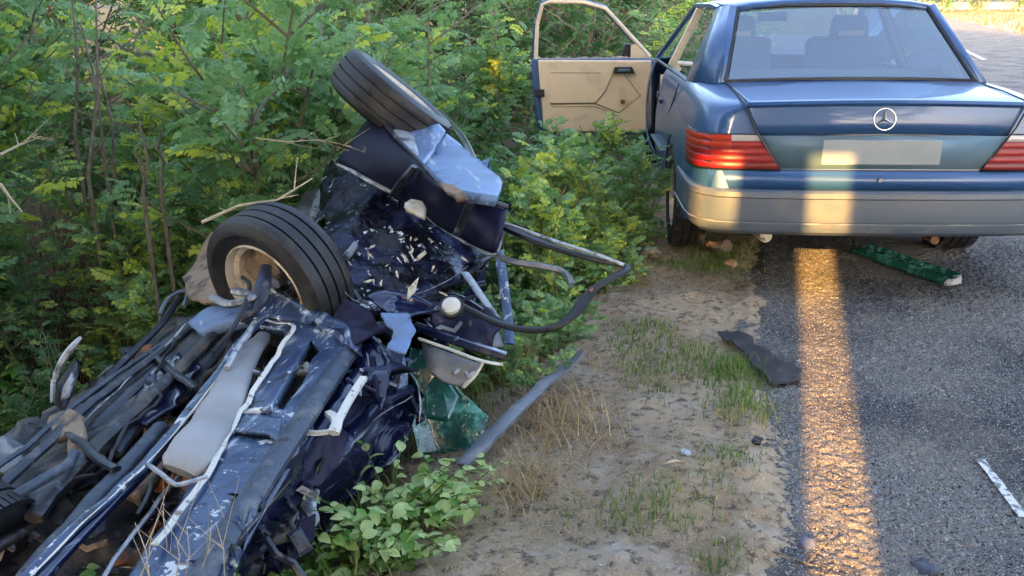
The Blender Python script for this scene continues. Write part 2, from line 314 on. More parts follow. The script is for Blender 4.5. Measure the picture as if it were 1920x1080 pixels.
# ------------------------------------------------------------------ foliage
def frond_batch(B, D, Ls, npair=8, lw=.03, droop=.25, ratio=.42, var=None, up=None):
    """pinnate leaves: B bases (n,3), D directions (n,3), Ls lengths (n)"""
    n = len(B); D = D/np.linalg.norm(D, axis=1, keepdims=True)
    upr = np.tile([0, 0, 1.], (n, 1)) + RS.randn(n, 3)*.45
    S_ = np.cross(D, upr); S_ /= np.linalg.norm(S_, axis=1, keepdims=True)+1e-9
    N_ = np.cross(S_, D)
    T = np.linspace(.18, .97, npair); m = npair*2+1
    t = np.concatenate([T, T+.02, [1.]]); sd = np.concatenate([-np.ones(npair), np.ones(npair), [0.]])
    t = t[None, :]; g = np.array([0, 0, -1.])
    P = B[:, None, :] + Ls[:, None, None]*(D[:, None, :]*t[..., None] + g*(droop*t**2)[..., None])
    ld = D[:, None, :]*(.35+(sd == 0)*.9)[None, :, None] + S_[:, None, :]*sd[None, :, None] + g*.25 + RS.randn(n, m, 3)*.16
    ld /= np.linalg.norm(ld, axis=2, keepdims=True)
    L_ = (lw*(.75+.5*np.sin(np.clip(t, 0, 1)*math.pi*.85))*(1-.12*(sd[None] == 0)))*(Ls/Ls.mean())[:, None]*(1+RS.randn(n, m)*.1)
    nn = N_[:, None, :] + RS.randn(n, m, 3)*.35; wv = np.cross(ld, nn); wv /= np.linalg.norm(wv, axis=2, keepdims=True)+1e-9
    W_ = wv*(L_*ratio)[..., None]; LD = ld*L_[..., None]
    a = P; b = P+LD*.45+W_; c = P+LD + g*(L_*.12)[..., None]; d = P+LD*.45-W_
    V = np.stack([a, b, c, d], 2).reshape(-1, 3); k = len(V)//4; F = np.arange(k*4).reshape(k, 4)
    v = var if var is not None else RS.rand(n)
    VV = np.repeat(np.clip(v[:, None]+RS.randn(n, m)*.05, 0, 1).ravel(), 4)
    # midrib as a thin strip
    q = np.array([0, .5, 1.]); R = B[:, None, :] + Ls[:, None, None]*(D[:, None, :]*q[None, :, None] + g*(droop*q**2)[None, :, None])
    wd = S_[:, None, :]*.0012; RV = np.stack([R-wd, R+wd], 2).reshape(-1, 3); base = (np.arange(n)*6)[:, None]
    RF = np.concatenate([base+np.array([[0, 1, 3, 2]]), base+np.array([[2, 3, 5, 4]])], 0)
    return np.concatenate([V, RV]), np.concatenate([F, RF+len(V)]), np.concatenate([VV, np.full(len(RV), .6)])
def branchy(H, spread_, nst, seed, side=7, fsp=.05, flen=.2, bare=.25, lean=(0, 0)):
    r = random.Random(seed); stems = []; B = []; D = []; L_ = []
    def grow(p, d, ln, rad, lvl, b0):
        pts = [p.copy()]; n = 7; q = p.copy(); dd = d.copy()
        for i in range(n):
            dd = (dd + Vector((r.gauss(0, .13), r.gauss(0, .13), .06))).normalized(); q = q + dd*ln/n; pts.append(q.copy())
            t = (i+1)/n
            if t > b0:
                k = max(1, int(ln/n/fsp))
                for j in range(k):
                    a = r.random()*6.28; o = (Vector((math.cos(a), math.sin(a), .15+.5*r.random())) + dd*.5).normalized()
                    B.append(pts[-2].lerp(q, r.random())); D.append(o); L_.append(flen*(.65+.6*r.random())*(1.0 if t < .9 else .75))
        stems.append((pts, rad*.7, rad*.25))
        if lvl < 1:
            for s_ in range(side):
                t = b0+.02+(1-b0)*r.random()*.9; i = min(int(t*n), n-1); a = r.random()*6.28
                grow(pts[i].lerp(pts[i+1], .5), (Vector((math.cos(a), math.sin(a), .25+.5*r.random()))).normalized(), ln*(.2+.28*r.random())*(1.25-t*.5), rad*.45, lvl+1, .15)
    for s_ in range(nst):
        a = r.random()*6.28; k = r.random()
        grow(Vector((math.cos(a)*.12*spread_*k, math.sin(a)*.12*spread_*k, -.05)), Vector((math.cos(a)*spread_*k*.5+lean[0], math.sin(a)*spread_*k*.5+lean[1], 1)).normalized(), H*(.7+.4*r.random()), .012*H, 0, bare)
    return stems, B, D, L_
def make_bush(name, H, spread_, nst, seed, leafm, loc, label, group=None, side=7, fsp=.05, flen=.2, bare=.25, npair=8, lw=.034, ratio=.42, yellow=.08, vb=.35, lean=(0, 0), droop=.3):
    stems, B, D, L_ = branchy(H, spread_, nst, seed, side, fsp, flen, bare, lean)
    root = empty(name, loc, label, 'shrub', group)
    mb = MB()
    for pts, ra, rb in stems:
        mb.tube([p+Vector(loc) for p in pts], [ra+(rb-ra)*i/(len(pts)-1) for i in range(len(pts))], n=5, cap=False)
    mb.build('stem', M['bark'], root)
    B = np.array(B)+np.array(loc); D = np.array(D); L_ = np.array(L_)
    h = (B[:, 2]-loc[2])/H
    var = np.clip(vb+.25*RS.randn(len(B))+.15*h, 0, .8); var[RS.rand(len(B)) < yellow*np.clip(h, .3, 1)] = .98
    V, F, vv = frond_batch(B, D, L_, npair, lw, droop, ratio, var)
    rawmesh('foliage', V, F, leafm, root, vv, kind='stuff')
    return root
def G(x, y, dz=0): return (x, y, gz(x, y)+dz)
grp = 'shrubs in the thicket along the ditch'
A1 = make_bush('locust_shrub', 2.3, .9, 7, 1, M['leaf'], G(-3.2, .3), 'tall pale green feathery shrub leaning over the near wheel of the wreck', grp, side=9, fsp=.040, flen=.26, bare=.25, yellow=.16, vb=.75, npair=9, lw=.040, ratio=.34)
A2 = make_bush('locust_shrub', 2.0, 1.0, 8, 2, M['leaf'], G(-2.75, 1.0), 'feathery shrub just behind the raised far wheel, left side', grp, side=8, fsp=.042, flen=.24, bare=.12, yellow=.08, vb=.55, npair=9, lw=.036, ratio=.33)
D1 = make_bush('dense_shrub', 2.0, 1.3, 10, 3, M['leafdark'], G(-3.0, 3.8), 'dense dark green shrub behind the raised far wheel', grp, side=10, fsp=.055, flen=.15, bare=.05, npair=7, lw=.022, yellow=.05)
D2 = make_bush('dense_shrub', 1.6, 1.5, 9, 4, M['leafdark'], G(-1.75, 5.2), 'dense shrub seen through the window frame of the open car door', grp, side=9, fsp=.06, flen=.16, bare=.05, npair=7, lw=.026, yellow=.12)
S1 = make_bush('leafy_sapling', .92, 1.1, 6, 5, M['leaf'], G(-1.45, 1.7), 'knee high leafy sapling right below the open car door', grp, side=5, fsp=.035, flen=.14, bare=.0, npair=7, lw=.026, yellow=.07, vb=.66)
S2 = make_bush('weed_clump', .45, 1.6, 9, 6, M['leaf'], G(-1.35, .75), 'low weed clump left of the car wheel beside the bare path', grp, side=4, fsp=.03, flen=.10, bare=.0, npair=6, lw=.02, yellow=.08, vb=.70)
spots = [
 (A1, -4.6, -.15, 2.6, .95, 'feathery shrub at the left edge reaching down to the brambles'), (A1, -3.9, 1.4, .7, 1.0, 'feathery shrub behind the tall pale green one, left of centre'), (A2, -3.75, .25, 5.2, .6, 'waist high feathery shrub at the foot of the tall pale green one'),
 (A1, -5.0, .45, 2.1, 1.0, 'feathery shrub filling the upper left corner of the view'),
 (A1, -3.3, 1.9, 4.0, .95, 'feathery shrub just right of the tall pale green one, farther back'),
 (A2, -3.9, 3.0, 1.0, 1.15, None), (D1, -4.9, 3.6, .5, 1.2, None), (D1, -6.6, 3.0, 2.2, 1.3, None), (D1, -3.6, 4.4, 4.2, 1.15, None),
 (D2, -2.7, 2.4, 1.6, .85, 'low dark shrub between the raised wheel and the door, nearer the wreck'),
 (D1, -1.15, 7.6, 5.1, .75, None), (D1, .3, 18, 1, 1.3, None), (D2, 2.2, 20, 2, 1.3, None), (D1, -3, 16, 3, 1.8, None), (D2, -6, 18, 4, 2.2, None), (D1, -10, 15, 5, 2.2, None), (D1, -12, 9, 2, 2, None), (D2, 0, 25, 5, 2.2, None), (D1, -1.6, 11, 2, 1.8, None), (D1, -3.8, 12.5, 3, 2.0, None), (D2, -.4, 16, 1, 2.2, None), (D1, 1.5, 24, 1, 2.5, None), (D1, -5, 8.5, 4, 1.7, None), (A1, .9, 12.5, 4, 1.1, None), (D1, -7, 25, 4, 3.2, None), (D1, -5.5, 14, 1, 2.4, None), (D1, -8, 16, 3, 2.6, None), (D1, -12, 14, 0, 2.6, None), (D1, -2.2, 15, 5, 2.4, None), (D1, -16, 20, 5, 3.2, None), (D1, 40, 118, 1, 4.5, 'round shrub far across the road, leftmost of that row'), (D2, 44.5, 119, 2, 5, 'round shrub far across the road, second from the left of that row'), (D1, 49, 121, 4, 4.2, 'round shrub far across the road, in the middle of that row'), (D2, 54, 120, 5, 5, 'round shrub far across the road, second from the right of that row'), (D1, 58.5, 117, 3, 4.6, 'round shrub far across the road, rightmost of that row'), (D1, 33, 122, 3, 4.6, 'round shrub at the far end of the road'), (D1, -11, 22, 1, 3.2, None), (D2, -4.5, 11, 1, 2.2, None), (D1, 0, 34, 4, 3.2, None), (D1, 5, 45, 2, 3.2, None), (D1, -4, 30, 4, 3.2, None), (D1, 4, 30, 5, 2.2, None), (A1, -2.6, 6.3, 1.2, .8, None), (D2, -.5, 8.6, .8, 1.0, None), (A2, .2, 10.5, 2.8, .9, None),
 (D1, -4.6, 7.0, 3.9, 1.3, None), (D2, -7.2, 5.2, 5.5, 1.5, None), (D1, -9.5, 6.5, .3, 1.5, None), (D2, -2.4, 9.8, 2.0, 1.4, None), (D1, -5.8, 10.5, 2.7, 1.6, None), (D1, -1.2, 13, 4.5, 1.2, None), (D2, 1.2, 15, 1.7, 1.2, None), (D2, -8.6, 12, 1.1, 1.7, None),
 (S1, -4.15, .55, 1.0, 1.1, 'leafy sapling in front of the dark hollow, left one'), (S1, -3.9, -.1, 3.0, 1.0, 'leafy sapling in front of the dark hollow, nearer the brambles'), (D2, -4.5, 1.5, 2.0, .7, 'low dark shrub inside the dark hollow'), (D2, -5.3, 2.2, 4.0, .95, 'dark shrub closing the back of the hollow'), (D2, -4.0, 2.2, 1.0, .8, 'dark shrub closing the right side of the hollow'),
 (D2, -4.55, -.05, 4.4, .62, 'low dark shrub at the left edge under the feathery one'),
 (D2, -3.75, -.75, 3.0, .45, 'low dark shrub left of the near wheel of the wreck'),
 (D2, -4.6, -1.2, 3.0, .6, 'low dark shrub at the left edge, lowest of them'),
 (D2, -3.1, .35, 1.0, .5, 'low dark shrub between the two raised wheels, behind the wreck'),
 (S1, -1.75, .75, 2.0, 1.0, 'knee high leafy sapling beside the pale blue panel of the wreck'),
 (S1, -1.25, 2.3, 3.6, .9, 'knee high leafy sapling under the hinge side of the open door'),
 (S1, -1.75, 2.5, 5.0, 1.0, 'knee high leafy sapling under the blue edge of the open door'),
 (S1, -1.5, 1.15, .6, .9, 'knee high leafy sapling in the middle of the weeds below the door'),
 (S1, -2.05, 1.4, 4.6, 1.05, 'knee high leafy sapling behind the pale blue panel of the wreck'),
 (S2, -1.5, .25, 1.9, .95, 'low weed clump behind the tip of the bent window frame'),
 (S2, -1.75, -.1, 3.1, 1.0, 'low weed clump seen through the bent window frame'),
 (S2, -1.2, 1.3, 4.1, .9, 'low weed clump under the sapling by the car wheel'),
 (S2, -1.62, -.55, 5.0, .8, 'low weed clump under the bent window frame'),
 (S1, -1.15, .95, 3.3, .75, 'leafy sapling nearest to the car wheel among the weeds'),
 (S1, -1.55, -.15, 4.1, .7, 'leafy sapling inside the loop of the bent window frame'),
 (S1, -1.72, .35, .9, .85, 'leafy sapling right behind the bent window frame'),
 (S2, -1.7, -.95, .9, .7, 'low weed clump beside the grey trim strip'),
 (S2, -1.25, .3, 2.2, .7, 'low weed clump at the edge of the bare path, nearest to it'),
 (S2, -1.95, .35, 2.6, 1.1, 'low weed clump behind the upper bar of the bent window frame'),
]
for i, (src, x, y, rz, sc_, lb) in enumerate(spots):
    copy_tree(src, G(x, y), rz, sc_, lb or 'dense green shrub deep in the thicket behind the nearer ones', None, grp)

def T_(px, py, h=0):
    """the spot of terrain that a pixel of the photograph shows"""
    z = 0.
    for _ in range(25): p = at(px, py, z); z = z*.5+.5*(gz(p.x, p.y)+h)
    return (p.x, p.y, gz(p.x, p.y)+h)
# single broad leaves, each a part
def leaf_mesh(name, ln, wd):
    V = []; F = []; n = 6
    for i in range(n+1):
        t = i/n; hw = wd*math.sin(math.pi*min(1, t*.93+.04))**.8*(1.15-.5*t); z = -.35*ln*t*t
        V += [(-hw, t*ln, z+hw*.35), (0, t*ln, z), (hw, t*ln, z+hw*.35)]
    for i in range(n):
        a = i*3; F += [(a, a+1, a+4, a+3), (a+1, a+2, a+5, a+4)]
    me = bpy.data.meshes.new(name); me.from_pydata(V, [], F); me.materials.append(M['broad']); me.polygons.foreach_set('use_smooth', [True]*len(F))
    return me
def leaf_vars(nm, ln, wd):
    out = []
    for k in range(5):
        me = leaf_mesh(nm, ln, wd); a = me.attributes.new('var', 'FLOAT', 'POINT'); a.data.foreach_set('value', [(.25, .5, .75, .85, .98)[k]]*len(me.vertices)); out.append(me)
    return out
LV = leaf_vars('leaf', .06, .022)
def broad_plant(name, loc, label, nst, H, spr, nleaf, seed, ls=1.0, arch=.6, bias=0):
    r = random.Random(seed); root = empty(name, loc, label, 'plant', 'broad leaved plants around the wreck'); mb = MB(); L0 = Vector(loc); k = 0
    for s_ in range(nst):
        a = r.random()*6.28; d = Vector((math.cos(a)*spr, math.sin(a)*spr, 1)).normalized(); p = L0+Vector((r.gauss(0, .05)*spr*2, r.gauss(0, .05)*spr*2, -.02)); pts = [p]
        n = 8; hh = H*(.55+.5*r.random())
        for i in range(n):
            d = (d+Vector((math.cos(a)*.1*arch, math.sin(a)*.1*arch, -.13*arch))+Vector((r.gauss(0, .07), r.gauss(0, .07), 0))).normalized(); pts.append(pts[-1]+d*hh/n)
        mb.tube(pts, [.004-.003*i/n for i in range(n+1)], n=4, cap=False)
        for j in range(max(3, nleaf//nst)):
            t = .12+.88*(j+.5)/max(3, nleaf//nst); i = min(int(t*n), n-1); q = pts[i].lerp(pts[i+1], t*n-i)
            az = r.random()*6.28; pit = r.uniform(-.3, .7); o = bpy.data.objects.new('leaf', LV[min(4, int(abs(r.gauss(1.6+bias, 1.2))))]); COL.objects.link(o); o.parent = root
            o.location = q-L0; s2 = ls*r.uniform(.6, 1.25); o.scale = (s2, s2, s2); o.rotation_euler = (pit, r.gauss(0, .35), az)
    mb.build('stem', M['bark'] if bias < 0 else M['grass'], root); return root
broad_plant('broad_leaf_plant', T_(745, 1010), 'bright broad leaved plant in front of the wreck beside the bare ground', 26, .38, .5, 295, 21, .72, bias=3.0)
broad_plant('broad_leaf_plant', T_(640, 1075), 'small broad leaved plant at the bottom edge, just right of the sill', 8, .26, .8, 90, 22, .9, bias=1.6)
broad_plant('broad_leaf_plant', T_(830, 960), 'bright broad leaved plant nearest to the crazed green glass', 16, .28, .5, 190, 61, .66, bias=3.2)
broad_plant('broad_leaf_plant', T_(700, 1060), 'bright broad leaved plant at the bottom edge under the wreck side', 16, .30, .5, 190, 62, .68, bias=2.6)
broad_plant('bramble', G(-3.55, -1.0), 'bright broad leaved bramble left of the near wheel', 16, .95, .8, 250, 23, 1.15, bias=.2)
broad_plant('bramble', G(-4.0, -.75), 'broad leaved bramble at the left edge above the twisted mirror', 15, 1.0, .8, 230, 24, 1.2)
broad_plant('bramble', G(-3.85, -1.55), 'broad leaved bramble at the left edge beside the twisted mirror', 14, .8, .8, 200, 25, 1.1)
broad_plant('bramble', G(-3.25, -.55), 'broad leaved bramble touching the near tyre of the wreck', 12, .8, .8, 160, 26, .95)
# a few leaves hang low in front of the wreck
for i, (px, py, z, lb) in enumerate(((500, 1075, .0, 'small green sprig at the bottom edge in front of the wreck sill'), (210, 1085, .12, 'small green sprig at the bottom edge among the dry stems'), (330, 1090, .2, 'small green sprig at the bottom edge over the chipped sill'))):
    p = at(px, py, z); broad_plant('sprig', (p.x, p.y, p.z-.12), lb, 5, .2, .9, 26, 40+i, .6, bias=1)

# grass
def blades(name, pts, H, wd, mt, label=None, lean=.5, group=None, cat=None, dirv=.25, nseg=3):
    n = len(pts); B = np.array(pts); a = RS.rand(n)*6.283; hh = H*(.5+.8*RS.rand(n)); l = lean*(.3+RS.rand(n))
    dx = np.stack([np.cos(a), np.sin(a), np.zeros(n)], 1); sx = np.stack([-np.sin(a), np.cos(a), np.zeros(n)], 1)
    rows = []
    for k in range(nseg+1):
        t = k/nseg; c = B + dx*(hh*l*t**1.6)[:, None] + np.array([0, 0, 1.])*(hh*t*(1-.35*l*t))[:, None]; wq = wd*(1-t*.92)
        rows += [c-sx*wq, c+sx*wq]
    V = np.stack(rows, 1).reshape(-1, 3); m = 2*(nseg+1); base = (np.arange(n)*m)[:, None]
    F = np.concatenate([base+np.array([[2*k, 2*k+1, 2*k+3, 2*k+2]]) for k in range(nseg)], 0)
    o = rawmesh(name, V, F, mt, var=np.repeat(RS.rand(n), m), kind='stuff'); tag(o, label, cat); return o
def scatter(n, x0, x1, y0, y1, dens):
    x = RS.uniform(x0, x1, n*6); y = RS.uniform(y0, y1, n*6); k = RS.rand(n*6) < dens(x, y); x = x[k][:n]; y = y[k][:n]
    return np.stack([x, y, gz_arr(x, y)], 1)
def sband(lo, hi, soft=.2, nz=1.6, th=.45, seed=20):
    def f(x, y):
        s = edge(y)-x; v = np.clip((s-lo)/soft, 0, 1)*np.clip((hi-s)/soft, 0, 1); return v*np.clip((vnoise(x, y, nz, seed)-th)*4, 0, 1)
    return f
blades('grass', scatter(26000, -6, -1.0, -2.6, 7, sband(1.0, 4.5, .35, 1.8, .25)), .13, .0035, M['grass'], 'green grass and weeds growing down the ditch side', cat='grass')
blades('grass', scatter(8000, -2.4, -.2, -2.6, 2.2, sband(.1, 1.8, .3, 2.6, .56, 23)), .045, .002, M['grass'], 'thin green grass patches on the bare verge', cat='grass')
blades('dry_grass', scatter(4200, -2.6, -.8, -2.7, 1.2, sband(.7, 1.7, .35, 2.0, .45, 27)), .09, .0018, M['straw'], 'dry straw coloured grass between the bare ground and the wreck', lean=1.3, cat='dry grass')
blades('dry_grass', scatter(9000, -2.2, -.4, -2.6, 1.8, sband(.02, 1.4, .2, 3.0, .40, 29)), .022, .0014, M['straw'], 'short broken straw lying on the bare ground', lean=2.4, cat='dry grass')
blades('roadside_grass', scatter(9000, 5, 60, 20, 140, lambda x, y: (edge(y)-x < -6.6)*1.0), .35, .03, mat('far_dry_grass', (.11, .065, .028), .8), 'sunlit dry grass on the far side of the road', cat='dry grass')
def tuft(px, py, z, n, H, rad, mt, lb, wd=.0022, lean=.6):
    p = Vector(T_(px, py)); x = p.x+RS.randn(n)*rad; y = p.y+RS.randn(n)*rad*1.3
    o = blades('grass_tuft', np.stack([x, y, gz_arr(x, y)], 1), H, wd, mt, lb, lean, cat='grass'); return o
tuft(1375, 700, 0, 420, .07, .07, M['grass'], 'green grass tuft beside the black rubber mat')
tuft(1390, 760, 0, 350, .06, .07, M['grass'], 'green grass tuft just below the black rubber mat')
tuft(1365, 860, 0, 140, .03, .05, M['grass'], 'small green tuft right of the pale dead leaf')
tuft(1345, 1045, 0, 90, .03, .04, M['grass'], 'small green tuft at the bottom of the bare ground')
tuft(1335, 500, 0, 350, .07, .10, M['grass'], 'yellowish tuft at the car wheel')
tuft(985, 915, -.2, 130, .12, .04, M['straw'], 'star shaped tuft of dry straw beside the wreck', lean=1.6)
tuft(960, 700, -.25, 260, .2, .06, M['straw'], 'rusty dry grass tuft by the grey trim strip', lean=.5)
tuft(1060, 800, -.1, 240, .12, .1, M['straw'], 'dry grass tuft under the grey trim strip', lean=1)
# dark undergrowth straw in the hollow of the thicket
pp = scatter(2600, -5.2, -3.0, -.2, 2.6, lambda x, y: np.ones_like(x)); blades('dead_grass', pp, .55, .003, mat('brown_stalks', (.17, .10, .055), .9, mix=[((.06, .04, .03), 3, .45, .6, 3)]), 'brown dead grass in the dark hollow of the thicket', cat='dry grass')

# dead twigs and stems
def twig(name, pts, r, lb, m=None, side=5, seed=1):
    rr = random.Random(seed); mb = MB(); P = [Vector(p) for p in pts]; mb.tube(P, [r*(1-.6*i/(len(P)-1)) for i in range(len(P))], n=5)
    for k in range(side):
        t = rr.uniform(.2, .95)*(len(P)-1); i = min(int(t), len(P)-2); q = P[i].lerp(P[i+1], t-i); d = (P[i+1]-P[i]).normalized()+Vector((rr.gauss(0, .5), rr.gauss(0, .5), rr.gauss(0, .5)))
        mb.tube([q, q+d*rr.uniform(.05, .14)], [r*.5, r*.2], n=4)
    return tag(mb.build(name, m or M['deadwood']), lb, 'branch')
twig('dead_twig', [dp(378, 417, 3.35), dp(450, 385, 3.4), dp(520, 375, 3.42), dp(585, 335, 3.5)], .007, 'bare pale twig lying over the near tyre of the wreck')
twig('dead_twig', [dp(480, 259, 4.0), dp(540, 266, 3.95), dp(600, 262, 3.95), dp(660, 275, 3.9)], .0035, 'thin bare twig stretched level behind the near wheel', side=7, seed=2)
twig('dead_twig', [dp(0, 345, 3.5), dp(20, 372, 3.5), dp(42, 398, 3.5)], .007, 'bare twig at the left edge among the broad leaves', side=1, seed=3)
twig('dead_twig', [dp(0, 290, 3.7), dp(40, 270, 3.8), dp(70, 250, 3.8)], .006, 'bare forked twig at the left edge under the feathery leaves', seed=4)
for i, (a, b, t) in enumerate((((165, 330), (180, 0), 4.6), ((195, 300), (150, 40), 4.7), ((268, 360), (262, 230), 4.3), ((215, 330), (185, 130), 4.9), ((140, 250), (135, 0), 4.8), ((300, 340), (292, 270), 4.5))):
    p = dp(*a, t); q = dp(*b, t)
    twig('bare_stem', [Vector((p.x, p.y, gz(p.x, p.y)-.05)), p, p.lerp(q, .5)+Vector((.03, 0, 0)), q], .013, ('grey bare stem crossing another in the dark hollow', 'grey bare stem leaning left in the dark hollow', 'brown bare stem under the tall pale green shrub', 'thin grey bare stem at the back of the hollow', 'bare stem at the left side of the hollow', 'short brown stem beside the taller one under the pale green shrub')[i], M['bark'], seed=10+i)
for i in range(9):
    px = 255+i*22+rnd.random()*12; p = at(px, 1085, .18+.1*rnd.random()); q = dp(px+rnd.uniform(-35, 30), 955+rnd.random()*60, (p-CAM).dot(fwd)+.05)
    o = twig('dry_stem', [p-Vector((0, 0, .25)), p, p.lerp(q, .5)+Vector((.008, 0, 0)), q], .0022, 'thin straw coloured dry stem in front of the wreck at the bottom edge', M['deadwood'], 3, 30+i); o['group'] = 'dry stems in front of the wreck'; o['category'] = 'plant stem'

# ------------------------------------------------------------------ the blue saloon
car = empty('parked_car', (0, 2.35, 0), 'dusty blue four door saloon with its front left door wide open, half on the verge', 'car')
def prof(y):
    ys = [.0, .12, .3, .8, 1.5, 3, 4, 4.5, 4.72]
    xs = np.interp(y, ys, [.79, .835, .86, .87, .872, .872, .85, .80, .70])
    zt = np.interp(y, [0, .1, .35, .66, 3.3, 4.0, 4.5, 4.72], [.935, .95, .97, .985, .985, .93, .84, .74])
    zb = np.interp(y, [0, .3, .6, 4.2, 4.72], [.36, .34, .24, .24, .34])
    return xs, zt, zb
def ring(y, inset=1.0, lean=.045):
    xs, zt, zb = prof(y); xs *= inset
    P = [(xs*.955, zb), (xs*.985, zb+.10), (xs, .50), (xs, .62), (xs*.992, .74), (xs*.972, .84), (xs*.945, zt-.045), (xs*.90, zt-.014), (xs*.60, zt+.004), (xs*.3, zt+.012)]
    k = max(0, 1-y/.5)*lean/.35
    L = [(-a, y+(z-.6)*k, z) for a, z in P]; Rr = [(a, y+(z-.6)*k, z) for a, z in reversed(P)]
    return L+[(0, y+(zt-.6)*k, zt+.014)]+Rr
mb = MB(); YS = [.012, .05, .12, .25, .45, .66, .72, 1.05, 1.4, 1.8, 2.2, 2.25, 2.7, 3.22, 3.28, 3.6, 4.0, 4.4, 4.62, 4.72]
rings = [ring(y, .955 if i == 0 else (.985 if i == 1 else 1)) for i, y in enumerate(YS)]
for rg in rings: mb.v += rg
n = len(rings[0])
for i in range(len(rings)-1):
    for j in range(n-1):
        ym = (YS[i]+YS[i+1])/2
        if .70 < ym < 3.25 and 7 <= j <= 12: continue        # open above the cabin
        if 2.24 < ym < 3.3 and j in (1, 2, 3, 4, 5, 6): continue         # door opening
        mb.f.append((i*n+j, i*n+j+1, (i+1)*n+j+1, (i+1)*n+j)); mb.m.append(0)
for e_, i0 in ((0, 0), (1, (len(rings)-1)*n)):                  # rear and front caps
    for j in range(9):
        a, b, c, d = i0+j, i0+j+1, i0+n-2-j, i0+n-1-j
        A, B_, C_, D_ = (Vector(mb.v[q]) for q in (a, b, c, d)); k0 = len(mb.v)
        fr_ = (.12, .5, .88)
        for f_ in fr_: mb.v.append(tuple(A.lerp(D_, f_))); mb.v.append(tuple(B_.lerp(C_, f_)))
        cols = [(a, b)]+[(k0+2*q, k0+2*q+1) for q in range(3)]+[(d, c)]
        for q in range(4): mb.f.append((cols[q][0], cols[q][1], cols[q+1][1], cols[q+1][0])); mb.m.append(0)
    a, b, c = i0+9, i0+10, i0+11; mb.f.append((a, b, c)); mb.m.append(0)
body = mb.build('body', M['paint'], car, angle=60)
bm = bmesh.new(); bm.from_mesh(body.data); bmesh.ops.remove_doubles(bm, verts=bm.verts, dist=.0005); bmesh.ops.recalc_face_normals(bm, faces=bm.faces)
bm.to_mesh(body.data); bm.free(); body.data.polygons.foreach_set('use_smooth', [True]*len(body.data.polygons))
# wheel arches cut out
cut = MB()
for sx in (-1, 1):
    for y in (1.07, 3.87): cut.lathe([(0.0001, -.2), (.345, -.2), (.345, .2), (.0001, .2)], (sx*.83, y-2.35+2.35, .31), (1, 0, 0), 32)
co = cut.build('cutter', M['black'], None, smooth=False); co.location = (0, 0, 0)
bo = body.modifiers.new('sd', 'SUBSURF'); bo.levels = bo.render_levels = 2
bo = body.modifiers.new('sl', 'SOLIDIFY'); bo.thickness = .012; bo.offset = -1
bo = body.modifiers.new('bo', 'BOOLEAN'); bo.object = co; bo.operation = 'DIFFERENCE'; bo.solver = 'FAST'
bpy.context.view_layer.update(); dg = bpy.context.evaluated_depsgraph_get()
nm = bpy.data.meshes.new_from_object(body.evaluated_get(dg)); body.modifiers.clear(); body.data = nm
bpy.data.objects.remove(co)
nm.polygons.foreach_set('use_smooth', [True]*len(nm.polygons)); nm.set_sharp_from_angle(angle=R_(40))
MB().box((0, 2.6, .33), (1.5, 3.2, .1)).box((0, .42, .44), (1.42, .62, .14)).build('floor_pan', M['under'], car)
MB().box((0, 2.0, .5), (1.45, 2.6, .36)).box((0, .6, .86), (1.40, .3, .16)).build('cabin_floor', M['interior'], car)
# boot lid
W1 = [(.006, .806, .575), (.008, .86, .60), (.016, .912, .625), (.020, .936, .635), (.008, .950, .64), (.014, .960, .638), (.05, .966, .63), (.2, .978, .635), (.42, .992, .64), (.63, 1.006, .645)]
rows = []
for y, z, wv in W1:
    rows.append([(wv*q, y+.0+abs(q)**4*.018, z-.012*q*q+.0) for q in (-1, -.97, -.85, -.6, -.3, 0, .3, .6, .85, .97, 1)])
lid = MB().grid(rows).build('boot_lid', M['paint'], car, angle=28, solid=.008)
MB().grid([[(-.585*k, .012, .802), (-.2, .004, .802), (.2, .004, .802), (.585*k, .012, .802)] for k in (1,)] + [[(-.585, .03, .797), (-.2, .026, .797), (.2, .026, .797), (.585, .03, .797)]]).build('lid_gap', M['black'], car)
# cut lines of the lid on the sides
for sx in (-1, 1):
    MB().tube([(sx*.648, .62, .995), (sx*.648, .3, .978), (sx*.652, .045, .952), (sx*.64, .012, .925), (sx*.60, .002, .84), (sx*.575, .0, .80), (sx*.475, -.004, .638)], .0045, n=5).build('lid_seam', M['black'], car)
# recessed number plate panel, lower strip
MB().grid([[(-.575, .010, .797), (.575, .010, .797)], [(-.47, .006, .64), (.47, .006, .64)]]).build('plate_panel', M['panel'], car, solid=.006)
MB().box((-.0, .0005, .72), (.55, .010, .118)).build('number_plate', M['plate'], car, bevel=.004)
MB().grid([[(-.80, .03, .633), (-.70, .004, .633), (-.4, -.006, .632), (0, -.010, .632), (.4, -.006, .632), (.70, .004, .633), (.80, .03, .633)], [(-.80, .025, .54), (-.70, -.002, .54), (-.4, -.012, .54), (0, -.016, .54), (.4, -.012, .54), (.70, -.002, .54), (.80, .025, .54)]]).build('lower_strip', M['paint'], car, solid=.006)
MB().box((0, .004, .632), (.95, .012, .007)).build('panel_gap', M['black'], car)
mb = MB(); mb.lathe([(.0, -.012), (.009, -.012), (.011, -.004), (.011, .004)], (0.0, -.022, .592), (0, 1, 0), 16); mb.build('boot_lock', M['chrome'], car)
